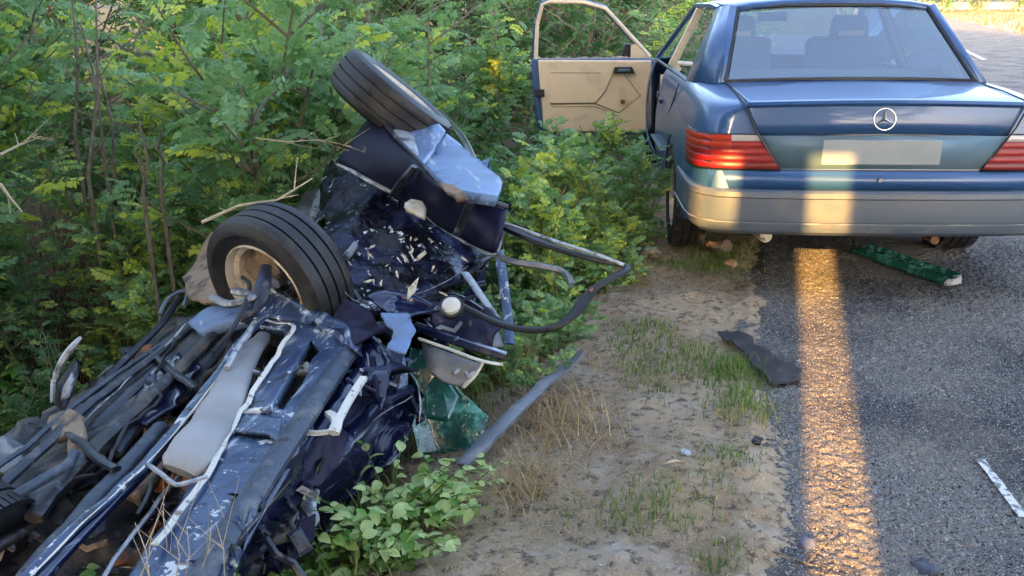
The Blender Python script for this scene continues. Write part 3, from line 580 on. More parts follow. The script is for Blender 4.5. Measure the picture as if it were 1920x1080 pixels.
# emblem: three pointed star in a ring
mb = MB(); c = Vector((0, .003, .876)); q = 28
mb.lathe([(.050+.003*math.cos(a), .003*math.sin(a)) for a in [k*math.pi/3 for k in range(6)]], c, (0, -1, .15), 32, closed=True)
for k in range(3):
    a = math.pi/2 + k*2*math.pi/3; d = Vector((math.cos(a), 0, math.sin(a))); s_ = Vector((-d.z, 0, d.x)); y_ = Vector((0, -.006, 0))
    b0, b1, tip, up_ = c+s_*.0085, c-s_*.0085, c+d*.049, c+y_
    mb.add([b0, b1, tip, up_], [(0, 3, 2), (3, 1, 2), (0, 1, 3), (0, 2, 1)])
mb.build('star_emblem', M['chrome'], car, smooth=False)
# rear lamps: ribbed, wrapping the corner
def lamp(sx):
    hs = MB(); path = [(.872, .30), (.866, .18), (.845, .085), (.79, .028), (.70, .004), (.60, .0), (.52, -.004), (.465, -.004)]
    def pt(i_, z, out=0, trim=0):
        t = (z-.637)/.163
        p = []
        P2 = [(x if k < 5 else x + (.105*t if k == 7 else .05*t if k == 6 else 0), y+ (z-.6)*.11) for k, (x, y) in enumerate(path)]
        P2 = [(a, b-out) if k > 2 else (a+out, b-out*.3*k) for k, (a, b) in enumerate(P2)]
        return [(sx*a, b, z) for a, b in P2]
    hs.grid([pt(0, z, .003) for z in (.632, .70, .76, .806)])
    housing = hs.build('tail_lamp', M['black'], car, solid=.012)
    zs = [.640, .672, .704, .738, .770, .801]
    for k in range(5):
        z0, z1 = zs[k]+.001, zs[k+1]-.001; m_ = MB()
        rr = [pt(0, z0, .009), pt(0, z0+.005, .011), pt(0, (z0+z1)/2, .0125), pt(0, z1-.005, .011), pt(0, z1, .009)]
        if k < 3: m_.grid(rr).build('red_lens', M['darkred'] if k == 0 else M['red'], housing)
        else:
            m_.grid([r[:5] for r in rr]).build('orange_lens', M['orange'], housing)
            MB().grid([[r[4]]+r[4:][1:] if False else r[4:] for r in rr]).build('clear_lens', M['clear'] if k == 4 else M['red'], housing)
lamp(-1); lamp(1)
# bumper
BP = [(.885, .66), (.885, .45), (.882, .22), (.868, .10), (.83, .015), (.76, -.045), (.6, -.075), (.3, -.092), (0, -.097)]
def bprow(z, out): 
    L = [(-(a-.0+out*(.9 if i < 4 else .3)), b-out*(0 if i < 3 else 1), z + (0 if i > 3 else (.0))) for i, (a, b) in enumerate(BP)]
    return L+[(-x, y, z) for x, y, z in reversed(L[:-1])]
rows = [bprow(.545, -.06), bprow(.548, -.012), bprow(.538, .0), bprow(.515, .004), bprow(.508, -.004), bprow(.44, .002), bprow(.398, .0), bprow(.394, -.006), bprow(.385, -.004), bprow(.345, -.015), bprow(.325, -.045), bprow(.325, -.10)]
MB().grid(rows).build('bumper', M['bumper'], car, angle=30)
MB().grid([bprow(.3965, .004), bprow(.3945, .010), bprow(.390, .010), bprow(.388, .002)]).build('bumper_moulding', M['greytrim'], car)
# greenhouse
def quadpanel(name, pts, m, n=8, bul=0, solid=.01, nv=Vector((0, 0, 1))):
    a, b, c, d = [Vector(p) for p in pts]; rows = []
    for i in range(n+1):
        t = i/n; r_ = []
        for j in range(n+1):
            s_ = j/n; r_.append(a.lerp(b, s_).lerp(d.lerp(c, s_), t)+nv*bul*(4*s_*(1-s_))*(1 if bul > 0 else 1))
        rows.append(r_)
    return MB().grid(rows).build(name, m, car, solid=solid)
quadpanel('rear_window', [(-.63, .66, 1.008), (.63, .66, 1.008), (.515, 1.13, 1.362), (-.515, 1.13, 1.362)], M['glass'], 8, .018, 0, Vector((0, -.6, .8)))
sealp = [(-.65, .645, 1.0), (-.3, .615, 1.012), (.3, .615, 1.012), (.65, .645, 1.0), (.528, 1.135, 1.37), (.25, 1.135, 1.385), (-.25, 1.135, 1.385), (-.528, 1.135, 1.37), (-.65, .645, 1.0)]
MB().tube(sealp, .011, n=6, cap=False).build('window_seal', M['black'], car)
rows = []
for y, z, wv in ((1.125, 1.375, .535), (1.16, 1.39, .56), (1.4, 1.405, .575), (1.9, 1.418, .58), (2.4, 1.41, .575), (2.62, 1.385, .56)):
    rows.append([(wv*q, y, z+.022*(1-q*q)-.02*abs(q)**6) for q in (-1, -.95, -.8, -.5, 0, .5, .8, .95, 1)])
MB().grid(rows).build('roof', M['paint'], car, solid=.02)
for sx in (-1, 1):
    MB().grid([[(sx*.655, .64, .99), (sx*.535, 1.13, 1.372)], [(sx*.71, .66, .985), (sx*.565, 1.15, 1.385)], [(sx*.785, .86, .968), (sx*.60, 1.24, 1.378)], [(sx*.80, 1.12, .965), (sx*.612, 1.36, 1.368)]]).build('rear_pillar', M['paint'], car, solid=.02)
    quadpanel('side_window', [(sx*.795, 1.16, .97), (sx*.795, 2.14, .97), (sx*.61, 2.14, 1.37), (sx*.61, 1.38, 1.365)], M['sideglass'], 4, 0, 0)
    MB().tube([(sx*.80, 1.12, .962), (sx*.805, 2.2, .966), (sx*.805, 3.3, .966)], .012, n=6).build('belt_moulding', M['black'], car)
    MB().tube([(sx*.605, 1.34, 1.368), (sx*.61, 1.6, 1.385), (sx*.61, 2.4, 1.385), (sx*.60, 2.66, 1.36), (sx*.72, 3.1, 1.12), (sx*.79, 3.35, .985)], .02, n=6).build('roof_rail', M['paint'], car)
    MB().box((sx*.70, 2.2, 1.17), (.05, .08, .42), Matrix.Rotation(sx*R_(-25), 3, 'Y')).build('middle_pillar', M['beige'] if sx < 0 else M['black'], car)
    if sx > 0: quadpanel('side_window', [(sx*.795, 2.26, .97), (sx*.795, 3.2, .97), (sx*.61, 2.7, 1.36), (sx*.61, 2.26, 1.37)], M['sideglass'], 4, 0, 0)
quadpanel('windscreen', [(-.70, 3.42, .99), (.70, 3.42, .99), (.56, 2.64, 1.375), (-.56, 2.64, 1.375)], M['glass'], 8, .015, 0)
# seats, seen through the rear window
MB().box((0, 1.05, .82), (1.25, .18, .42), Matrix.Rotation(R_(-14), 3, 'X')).build('rear_seat', M['interior'], car, bevel=.03)
MB().box((0, .83, .962), (1.2, .34, .02)).build('parcel_shelf', M['interior'], car, bevel=.005)
for x in (-.38, .36):
    s_ = MB().box((x, 2.1, .93), (.5, .14, .5), Matrix.Rotation(R_(-12), 3, 'X')).build('front_seat', M['interior'], car, bevel=.04)
    MB().box((x, 2.04, 1.245), (.26, .10, .15), taper=.85).build('head_restraint', M['interior'], s_, bevel=.03)
    MB().box((x, 1.985, 1.205), (.17, .012, .035)).build('restraint_pad', M['beige'], s_, bevel=.005)
mb = MB(); mb.box((0.02, 2.9, 1.30), (.22, .03, .07)); mb.build('rear_view_mirror', M['black'], car, bevel=.01)
mb = MB(); mb.lathe([(.185+.013*math.cos(a), .013*math.sin(a)) for a in [k*math.pi/3 for k in range(6)]], (-.38, 2.75, .98), (0, -1, .5), 28, closed=True); mb.build('steering_wheel', M['black'], car)
# driver's door, swung fully open; built in door coordinates: a from the hinge outward, b height, c towards the rear
HX, HY = -.80, 3.52; DA = R_(4)
def dpnt(a, b, c): return (HX - a*math.cos(DA) + c*math.sin(DA)*0, HY - a*math.sin(DA) - c, b)
outl = [(.0, .38), (.05, .33), (.95, .35), (.99, .41), (1.03, .70), (1.04, .965), (.02, .965), (.0, .80)]
def slab(mb, pts, c0, c1, k=1.0):
    m_ = len(pts); v = [dpnt(a, b, c0) for a, b in pts]+[dpnt(a, b, c1) for a, b in pts]
    return mb.add(v, [tuple(range(m_)), tuple(range(2*m_-1, m_-1, -1))]+[(i, (i+1) % m_, m_+(i+1) % m_, m_+i) for i in range(m_)])
drs = slab(MB(), outl, -.07, .055); door = drs.build('driver_door', M['paint'], car, bevel=.012)
door['label'] = 'open driver door with beige trim and broken window'
inn = [(.02, .42), (.06, .35), (.90, .36), (.94, .43), (.965, .70), (.985, .96), (.035, .95)]
slab(MB(), inn, .055, .085).build('door_trim', M['beige'], door, bevel=.014)
def strip(name, pts, r, m, c=.087, fl=1.0): return MB().tube([dpnt(a, b, c) for a, b in pts], r, n=6).build(name, m, door)
seam = mat('trim_seam', (.22, .15, .085), .8)
strip('trim_seam', [(.88, .855), (.46, .85)], .003, seam); strip('trim_seam', [(.88, .60), (.50, .60), (.42, .70), (.36, .84)], .004, seam)
strip('trim_seam', [(.50, .60), (.30, .52), (.12, .66), (.28, .86)], .0035, seam); strip('trim_seam', [(.87, .575), (.50, .575), (.31, .495)], .003, seam)
slab(MB(), [(.42, .70), (.50, .605), (.88, .605), (.885, .845), (.36, .845)], .086, .094).build('armrest_panel', M['beige'], door, bevel=.006)
slab(MB(), [(.36, .845), (.345, .90), (.20, .90), (.17, .845)], .088, .11).build('door_handle', M['black'], door, bevel=.006)
slab(MB(), [(.32, .862), (.31, .885), (.22, .885), (.21, .862)], .108, .125).build('pull_lever', M['interior'], door, bevel=.004)
mb = MB(); mb.lathe([(0, .10), (.016, .10), (.02, .085), (.02, .08)], (HX, HY-0, 0), (0, 0, 1), 3); mb = MB()
c_ = Vector(dpnt(.27, .615, .095)); mb.lathe([(.0001, .018), (.014, .018), (.02, .0)], c_, (0, -1, 0), 14).build('lock_knob', M['rust'], door)
mb = MB().tube([c_+Vector((0, -.01, 0)), c_+Vector((.03, -.014, .06))], .004, n=5); mb.build('crank_arm', M['beige'], door)
slab(MB(), [(.93, .66), (.93, .72), (1.01, .72), (1.0, .66)], .05, .10).build('door_latch', M['black'], door, bevel=.004)
# window frame of the door with beige inner liner
fr = [(1.02, .955), (1.005, 1.25), (.965, 1.405), (.90, 1.43), (.62, 1.42), (.44, 1.37), (.06, .98)]
MB().tube([dpnt(a, b, -.01) for a, b in fr], .024, n=6).build('window_frame', M['paint'], door)
MB().tube([dpnt(a-.012, b-.006, .022) for a, b in fr], .017, n=6).build('frame_liner', M['beige'], door)
slab(MB(), [(.055, .955), (.055, 1.0), (.14, 1.085), (.21, 1.07), (.21, .955)], -.0, .03).build('mirror_triangle', M['beige'], door)
mb = MB(); slab(mb, [(.19, .965), (.19, 1.075), (.26, 1.08), (.285, .965)], -.14, -.02).build('door_mirror', M['black'], door, bevel=.012)
mb = MB(); a = .20; top = []; 
while a < .98: top.append((a, .965+rnd.random()*.022)); a += .012+rnd.random()*.02
slab(mb, top+[(.98, .95), (.20, .95)], .0, .006).build('broken_glass', M['clear'], door, smooth=False)
# rear left door edge and hinge details in the opening
MB().box((-.842, 2.235, .62), (.035, .03, .60)).build('door_jamb', M['beige'], car, bevel=.006)
for z in (.55, .78): MB().box((-.87, 2.22, z), (.02, .03, .05)).build('door_striker', M['chrome'], car, bevel=.004)
MB().tube([(-.874, 2.2, .28), (-.878, 2.2, .6), (-.868, 2.2, .93)], .004, n=5).build('door_seam', M['black'], car)
MB().tube([(-.874, 1.42, .62), (-.872, 1.38, .75), (-.85, 1.1, .945)], .004, n=5).build('door_seam', M['black'], car)
MB().box((-.876, 1.95, .77), (.03, .16, .03)).build('rear_door_handle', M['black'], car, bevel=.008)
for sx in (-1, 1): MB().tube([(sx*.885, 1.42, .50), (sx*.893, 2.2, .50)], .03, n=6, flat=.3).build('side_cladding', M['bumper'], car)
# wheels
def wheel(name, c, ax, parent, R=.31, rw=.19, wid=.195, dk=0, dm='rim', blocks=True):
    """c: middle of the tyre, ax: points out of the visible face"""
    ax = Vector(ax).normalized(); h = wid/2; c = Vector(c)
    P = [(rw, -h*.82), (rw+.012, -h*.9), (rw+.05, -h*1.03), (R-.035, -h*1.0), (R-.010, -h*.86), (R-.003, -h*.70)]
    g = []
    for o in (-.45, 0, .45): g += [(R, (o-.17)*h), (R, (o-.045)*h), (R-.011, (o-.03)*h), (R-.011, (o+.03)*h), (R, (o+.045)*h), (R, (o+.17)*h)]
    P = P+g+[(r_, -o) for r_, o in reversed(P)]
    root = MB().lathe(P, c, ax, 56).build('tyre' if parent else name, M['tyre'], parent, angle=30)
    # shoulder blocks
    mb = MB(); a1 = ax.orthogonal().normalized(); b1 = ax.cross(a1)
    for k in range(64 if blocks else 0):
        q = 2*math.pi*k/64; e = a1*math.cos(q)+b1*math.sin(q); t = ax.cross(e)
        for s_ in (-1, 1):
            cc = c+e*(R-.006)+ax*s_*h*.80; rot = Matrix((e, t, ax)).transposed(); mb.box(cc, (.013, .021, h*.32), rot)
    if blocks: mb.build('tread_blocks', M['tyre'], root, smooth=False, kind='stuff')
    rm = [(rw+.004, h*.80), (rw-.004, h*.88), (rw-.012, h*.78), (rw-.014, h*.55), (rw-.03, h*.45), (rw-.032, -h*.3), (rw-.02, -h*.5), (rw-.014, -h*.8), (rw+.002, -h*.88)]
    rim = MB().lathe(rm, c, ax, 48).build('rim', M['rim'], root, angle=40)
    disc = MB().lathe([(rw-.03, .1*h-.01), (rw-.05, .0), (.105, .02), (.095, .045), (.06, .05), (.05, .03), (.0001, .03)], c-ax*dk, ax, 40)
    disc.build('wheel_disc', M[dm], root, angle=30)
    mb = MB()
    for k in range(5):
        q = 2*math.pi*k/5; e = a1*math.cos(q)+b1*math.sin(q); mb.tube([c+e*.056+ax*(.04-dk), c+e*.056+ax*(.068-dk)], .009, n=6)
    mb.tube([c+ax*(.02-dk), c+ax*(.085-dk)], [.028, .022], n=12); mb.build('hub', M['alloy'], root)
    return root
for sx, y in ((-1, 1.07), (1, 1.07), (-1, 3.87), (1, 3.87)): wheel('wheel', (sx*.775, y, .295), (sx, 0, 0), car, R=.305)
MB().tube([(.30, .9, .24), (.33, .4, .26), (.34, .10, .27)], .022, n=10).build('exhaust_pipe', M['rust'], car)
MB().tube([(-.42, .42, .20), (-.42, .55, .22), (-.46, .75, .24)], [.035, .06, .05], n=10).build('tow_cover', M['cream'], car)
MB().box((0, 1.07, .28), (1.3, .10, .08)).build('rear_axle', M['under'], car, bevel=.01)

# ------------------------------------------------------------------ the wreck, lying on its roof in the ditch
wb = at(600, 720, .2); wk = empty('wrecked_car', (wb.x, wb.y, gz(wb.x, wb.y)), 'crushed dark blue car lying on its roof in the ditch, wheels in the air', 'car wreck')
def PZ(l): return [at(*p) if len(p) == 3 else dp(p[0], p[1], p[3]) for p in l]
def panel(name, pts, m, thick=.012, crump=.0, cuts=0, seed=0, parent=None, sc_=6, bevel=0, kind=None, label=None):
    """a sheet of metal with an outline of its own, crumpled and given thickness"""
    P = PZ(pts); bm = bmesh.new(); vs = [bm.verts.new(p) for p in P]; f = bm.faces.new(vs)
    bmesh.ops.triangulate(bm, faces=[f], ngon_method='EAR_CLIP')
    for _ in range(cuts):
        bmesh.ops.subdivide_edges(bm, edges=bm.edges[:], cuts=1, use_grid_fill=True)
        bmesh.ops.triangulate(bm, faces=bm.faces[:])
    if crump:
        for v in bm.verts:
            q = noise.noise_vector(v.co*sc_+Vector((seed, seed*2, 0))); q2 = noise.noise_vector(v.co*sc_*3+Vector((seed, 5, 0))); v.co += q*crump+q2*crump*.35
    bm.normal_update()
    if bm.faces and sum(f.normal.dot(CAM-f.calc_center_median()) > 0 for f in bm.faces)*2 < len(bm.faces): bmesh.ops.reverse_faces(bm, faces=bm.faces[:])
    mb = MB(); mb.v = [tuple(v.co) for v in bm.verts]
    bm.verts.ensure_lookup_table(); ix = {v: i for i, v in enumerate(bm.verts)}
    mb.f = [tuple(ix[v] for v in f.verts) for f in bm.faces]; mb.m = [0]*len(mb.f); bm.free()
    o = mb.build(name, m, parent or wk, angle=40); s_ = o.modifiers.new('s', 'SOLIDIFY'); s_.thickness = thick; s_.offset = -1
    if kind: o['kind'] = kind
    if label: o['label'] = label
    return o
def ribbon(name, top, bot, m, bulge=0, nx=24, nz=8, crump=.006, thick=.02):
    A, B = PZ(top), PZ(bot); rows = []
    def ev(P, t):
        x = t*(len(P)-1); i = min(int(x), len(P)-2); f = x-i; p0, p1, p2, p3 = P[max(i-1, 0)], P[i], P[i+1], P[min(i+2, len(P)-1)]
        return .5*((2*p1)+(p2-p0)*f+(2*p0-5*p1+4*p2-p3)*f*f+(3*p1-p0-3*p2+p3)*f**3)
    for j in range(nz+1):
        s_ = j/nz; r_ = []
        for i in range(nx+1):
            a, b = ev(A, i/nx), ev(B, i/nx); q = a.lerp(b, s_); n_ = (CAM-q).normalized(); r_.append(q+n_*bulge*4*s_*(1-s_)+noise.noise_vector(q*7)*crump)
        rows.append(r_)
    return MB().grid(rows).build(name, m, wk, solid=thick, angle=50)
def bar(name, pts, r, m, n=8, flat=1.0, parent=None, jit=0, seed=0, label=None):
    P = PZ(pts); Q = []
    for i in range(len(P)-1):
        k = 4
        for j in range(k):
            t = j/k; p0, p1, p2, p3 = P[max(i-1, 0)], P[i], P[i+1], P[min(i+2, len(P)-1)]
            Q.append(.5*((2*p1)+(p2-p0)*t+(2*p0-5*p1+4*p2-p3)*t*t+(3*p1-p0-3*p2+p3)*t**3))
    Q.append(P[-1])
    if jit: Q = [q+noise.noise_vector(q*14+Vector((seed, 0, 0)))*jit for q in Q]
    rr = r if not isinstance(r, (list, tuple)) else list(np.interp(np.linspace(0, 1, len(Q)), np.linspace(0, 1, len(r)), r))
    o = MB().tube(Q, rr, n=n, flat=flat).build(name, m, parent or wk, angle=50)
    if label: o['label'] = label
    return o
# lower body of the wreck: the crushed sides between underbody and ground
per = [(330, 610, .1), (470, 545, .2), (600, 500, .3), (640, 300, .5), (720, 215, .6), (850, 260, .55), (940, 370, .5), (930, 470, .3), (840, 600, .05), (800, 690, -.02), (700, 800, -.05), (600, 920, -.05), (480, 1080, -.05), (300, 1200, .1), (-120, 1200, 0), (-120, 900, 0), (90, 780, 0)]
P0 = PZ(per); mid = sum(P0, Vector())/len(P0); mb = MB(); rows = []
def ringat(t):
    out = []
    for i in range(len(P0)*4):
        a, b = P0[i//4], P0[(i//4+1) % len(P0)]; p = a.lerp(b, (i % 4)/4); z1 = gz(p.x, p.y)-.1
        q = p + (mid-p)*(.06+.22*t); q.z = p.z-.04+(z1-p.z)*t
        q += noise.noise_vector(q*5)*.09*(1-abs(2*t-1)*.5)+noise.noise_vector(q*15)*.025; out.append(q)
    out.append(out[0]); return out
mb.grid([ringat(t) for t in (0, .12, .28, .45, .62, .8, 1)]).build('crushed_side', M['navy'], wk, angle=30)
panel('floor_pan', [(320, 620, .08), (470, 560, .12), (640, 640, .12), (760, 700, .0), (700, 800, -.05), (600, 920, -.05), (480, 1090, -.05), (300, 1200, .02), (-120, 1200, -.05), (-120, 900, -.05), (90, 790, -.02)], M['under'], .03, .05, 4, 1)
# broad chipped sill and its two legs
panel('chipped_sill', [(455, 758, .27), (545, 768, .28), (530, 830, .27), (470, 920, .27), (410, 1020, .26), (350, 1130, .24), (200, 1130, .22), (285, 1010, .25), (345, 920, .26), (410, 820, .27)], M['sill'], .05, .012, 4, 2)
panel('sill_leg', [(478, 588, .30), (560, 598, .33), (592, 618, .32), (560, 680, .31), (505, 765, .30), (455, 772, .29), (430, 815, .28), (416, 812, .28), (535, 640, .31), (533, 620, .31), (476, 606, .30)], M['sill'], .03, .01, 3, 3)
panel('sill_leg', [(588, 596, .33), (650, 632, .33), (648, 665, .31), (595, 740, .29), (555, 800, .28), (535, 825, .27), (512, 800, .28), (560, 730, .29), (600, 655, .31), (560, 612, .32)], M['sill'], .03, .01, 3, 4)
panel('cross_member', [(470, 568, .36), (520, 552, .38), (585, 570, .37), (650, 612, .36), (665, 650, .34), (640, 640, .33), (590, 606, .34), (500, 592, .34), (455, 590, .34)], M['sill'], .05, .018, 3, 5, label='blue cross member under the near wheel')
panel('cross_member', [(352, 602, .26), (395, 575, .29), (430, 556, .32), (475, 560, .33), (470, 592, .31), (420, 606, .28), (375, 618, .25)], M['lightblue'], .04, .02, 3, 6, label='pale blue bent cross member')
bar('chipped_edge', [(478, 598, .325), (520, 604, .335), (550, 612, .335), (535, 640, .325), (500, 695, .315), (452, 770, .30), (425, 822, .29), (388, 890, .28), (335, 960, .275), (290, 1020, .27)], .009, M['cream'], 6, .35, jit=.008, seed=2)
bar('sill_rail', [(668, 645, .30), (640, 680, .30), (560, 800, .29), (500, 890, .28), (430, 1000, .27), (365, 1110, .25)], .032, M['railblue'], 8, .8)
bar('sill_rail', [(655, 690, .24), (585, 800, .22), (515, 910, .2), (450, 1020, .18), (405, 1120, .16)], .02, M['navy'], 8, .8)
# made up to fill a blurred area: shield, smooth and pale
bar('blur_form', [(495, 628, .27), (462, 668, .29), (432, 730, .30), (400, 790, .30), (365, 845, .29), (350, 866, .28), (338, 886, .26)], [.025, .044, .053, .060, .066, .068, .055], M['blur_fill'], 18, .55, jit=.010)
# rails and tubes on the left side of the underbody
bar('floor_rail', [(500, 590, .36), (452, 640, .33), (415, 690, .30), (350, 775, .28), (290, 850, .27), (225, 915, .26), (140, 990, .25), (30, 1100, .23)], .014, M['sill'], 6, .7, jit=.006)
bar('chipped_edge', [(470, 628, .36), (420, 695, .32), (345, 790, .30), (282, 862, .29), (215, 925, .28), (130, 1005, .27), (30, 1110, .25)], [.003, .001, .004, .0015, .003, .001, .003, .001], M['cream'], 5, jit=.004, seed=11)
bar('floor_rail', [(478, 605, .38), (448, 650, .36), (425, 690, .34)], .010, M['silver'], 6)
bar('floor_tube', [(300, 800, .20), (240, 868, .21), (160, 955, .2), (60, 1070, .2), (30, 1110, .2)], .024, M['railblue'], 10, .7, jit=.006)
bar('floor_tube', [(350, 800, .24), (270, 885, .24), (190, 965, .23), (110, 1050, .22), (70, 1100, .22)], .015, M['navy'], 8)
bar('floor_rail', [(375, 850, .2), (300, 935, .2), (230, 1030, .19), (180, 1110, .18)], .006, M['silver'], 6, jit=.006, seed=4)
bar('outer_rail', [(345, 655, .18), (320, 672, .19), (265, 718, .18), (215, 765, .17), (180, 800, .15), (172, 830, .12)], .024, M['rail'], 6, .6)
bar('outer_rail', [(335, 560, .22), (300, 610, .21), (255, 655, .2), (205, 705, .18), (160, 755, .15)], .014, M['rail'], 6)
clutter_bars = None
bar('outer_rail', [(420, 640, .2), (370, 700, .19), (330, 740, .18), (250, 800, .17), (210, 850, .14)], .03, M['railblue'], 8, .7)
panel('rust_patch', [(245, 665, .19), (262, 648, .2), (285, 645, .2), (280, 662, .19), (262, 680, .18)], M['rust'], .01, .006, 2, 3)
panel('side_plate', [(330, 600, .2), (400, 590, .24), (440, 640, .22), (380, 720, .18), (290, 790, .14), (200, 850, .1), (160, 800, .1), (250, 690, .16)], M['under'], .02, .03, 4, 8)
panel('mud_patch', [(350, 780, .16), (320, 860, .15), (250, 930, .14), (220, 900, .13), (270, 820, .14), (310, 770, .15)], M['mud'], .03, .02, 3, 9)
panel('mud_patch', [(95, 780, .10), (140, 762, .11), (150, 790, .11), (120, 815, .1), (85, 812, .08)], M['mud'], .03, .015, 3, 10)
bar('bent_tube', [(300, 590, .2), (315, 560, .24), (350, 545, .26), (345, 575, .24)], .009, M['greytrim'], 6)
# stamped floor ribs, long pipes and a dark skirt that tie the shell together
def along(p0, p1, n, w0, w1):
    return [tuple(p0[i]+(p1[i]-p0[i])*k/n for i in range(3)) for k in range(n+1)]
ribbon('ribbed_floor', [(440, 600, .20), (330, 720, .18), (210, 840, .16), (60, 990, .14), (-60, 1100, .13)], [(330, 600, .16), (230, 690, .14), (130, 790, .12), (0, 910, .10), (-120, 1000, .08)], M['under'], .02, 40, 10, .02, .02)
for k, (a, b, r_, mm) in enumerate((((425, 600), (60, 965), .026, 'under'), ((365, 600), (-10, 915), .018, 'rail'), ((345, 612), (-30, 890), .010, 'railblue'))):
    z0 = .235-.012*k; bar('floor_rib', [(a[0]+(b[0]-a[0])*t, a[1]+(b[1]-a[1])*t+6*math.sin(7*t+k), z0-.05*t) for t in (0, .2, .4, .6, .8, 1)], r_, M[mm], 6, .7, jit=.006, seed=k)
for k, (x, y) in enumerate(((330, 700), (175, 850))):
    bar('floor_brace', [(x-45, y-38, .20-.015*k), (x, y, .235-.015*k), (x+42, y+30, .24-.012*k)], .017, M['rail'], 6, .6, jit=.008, seed=k)
bar('loose_cable', [(330, 640, .25), (290, 700, .24), (300, 750, .22), (240, 800, .22), (200, 870, .2), (120, 900, .2)], .006, M['black'], 6, jit=.02, seed=5)
bar('loose_cable', [(420, 700, .3), (370, 760, .3), (360, 820, .26), (300, 880, .26), (260, 960, .24)], .005, M['black'], 6, jit=.015, seed=6)
bar('loose_cable', [(640, 700, .26), (610, 740, .24), (640, 780, .2), (590, 830, .18), (600, 880, .12)], .005, M['black'], 6, jit=.02, seed=7)
ribbon('side_skirt', [(552, 835, .24), (470, 950, .22), (400, 1060, .2), (360, 1130, .18)], [(690, 840, .0), (610, 950, -.10), (530, 1050, -.18), (480, 1130, -.22)], M['navy'], -.03, 30, 12, .035, .015)
# bits of machinery
rj = random.Random(5)
def clutter(name, region, zr, cnt, mats, s0, s1, seed):
    r = random.Random(seed)
    for k in range(cnt):
        a, b = r.random(), r.random()
        p = PZ([(region[0][0]*(1-a)*(1-b)+region[1][0]*a*(1-b)+region[2][0]*a*b+region[3][0]*(1-a)*b, region[0][1]*(1-a)*(1-b)+region[1][1]*a*(1-b)+region[2][1]*a*b+region[3][1]*(1-a)*b, r.uniform(*zr))])[0]
        rot = Matrix.Rotation(r.random()*6.28, 3, Vector((r.random()-.5, r.random()-.5, r.random())).normalized()); s_ = r.uniform(s0, s1); mb = MB()
        kind = r.choice((0, 1, 1, 1, 1, 3, 3, 3))
        if kind == 0: mb.box(p, (s_, s_*.6, s_*.3), rot, taper=.7).box(p+Vector((0, 0, s_*.2)), (s_*.5, s_*.3, s_*.3), rot)
        elif kind == 1:
            d = rot @ Vector((1, 0, 0)); e = rot @ Vector((0, 1, 0)); mb.tube([p-d*s_, p-d*s_*.3+e*s_*.3, p+d*s_*.4, p+d*s_+e*s_*.5], s_*.13, n=6)
        elif kind == 2: mb.lathe([(.001, -s_*.2), (s_*.4, -s_*.2), (s_*.45, 0), (s_*.3, s_*.05), (s_*.3, s_*.2), (.001, s_*.2)], p, rot @ Vector((0, 0, 1)), 12)
        else:
            d = rot @ Vector((1, 0, 0)); e = rot @ Vector((0, 1, 0)); f = rot @ Vector((0, 0, 1))
            V = [p+d*s_*x+e*s_*y+f*s_*.15*math.sin(5*x+3*y) for x, y in ((-1, -.2), (-.3, -.4), (.5, -.2), (1, .1), (.3, .3), (-.6, .35))]
            mb.add(V+[v+f*.008 for v in V], [(0, 1, 2, 3, 4, 5), (11, 10, 9, 8, 7, 6)]+[(i, (i+1) % 6, 6+(i+1) % 6, 6+i) for i in range(6)])
        mb.build(name, M[r.choice(mats)], wk, angle=30)
clutter('torn_bracket', [(60, 800), (330, 640), (420, 800), (60, 960)], (.04, .14), 24, ['under', 'rail', 'under', 'silver', 'rust', 'under', 'railblue', 'rail'], .03, .08, 1)
clutter('torn_bracket', [(0, 880), (250, 800), (250, 1080), (0, 1080)], (.02, .12), 20, ['under', 'rail', 'mud', 'railblue', 'silver', 'under', 'rail'], .02, .08, 2)
clutter('torn_bracket', [(300, 880), (400, 900), (330, 1080), (180, 1080)], (.03, .12), 22, ['under', 'rail', 'rust', 'rail', 'navy'], .03, .07, 3)
clutter('torn_bracket', [(540, 660), (590, 640), (570, 760), (480, 800)], (.1, .2), 16, ['under', 'rail', 'silver', 'cream', 'navy'], .02, .05, 4)
clutter('torn_bracket', [(600, 700), (700, 660), (660, 800), (560, 820)], (.08, .2), 26, ['under', 'rust', 'cream', 'navy', 'silver', 'sill'], .02, .06, 5)
clutter('torn_bracket', [(520, 620), (550, 640), (470, 760), (440, 750)], (.2, .28), 14, ['cream', 'rail', 'navy', 'silver'], .015, .035, 6)
clutter('torn_bracket', [(480, 860), (640, 860), (560, 1060), (400, 1060)], (-.06, .12), 34, ['navy', 'railblue', 'under', 'navy', 'rail'], .03, .09, 7)
clutter('torn_bracket', [(620, 600), (780, 600), (740, 760), (640, 720)], (.12, .3), 34, ['navy', 'splash', 'navymat', 'navy', 'silver', 'sill'], .03, .09, 8)
clutter('torn_bracket', [(600, 340), (900, 460), (800, 580), (640, 560)], (.2, .36), 9, ['blackgloss', 'navymat', 'black', 'blackgloss', 'rail'], .03, .08, 9)
clutter('torn_bracket', [(800, 520), (940, 520), (900, 640), (800, 620)], (.05, .3), 18, ['blackgloss', 'rail', 'greytrim', 'navy'], .03, .07, 10)
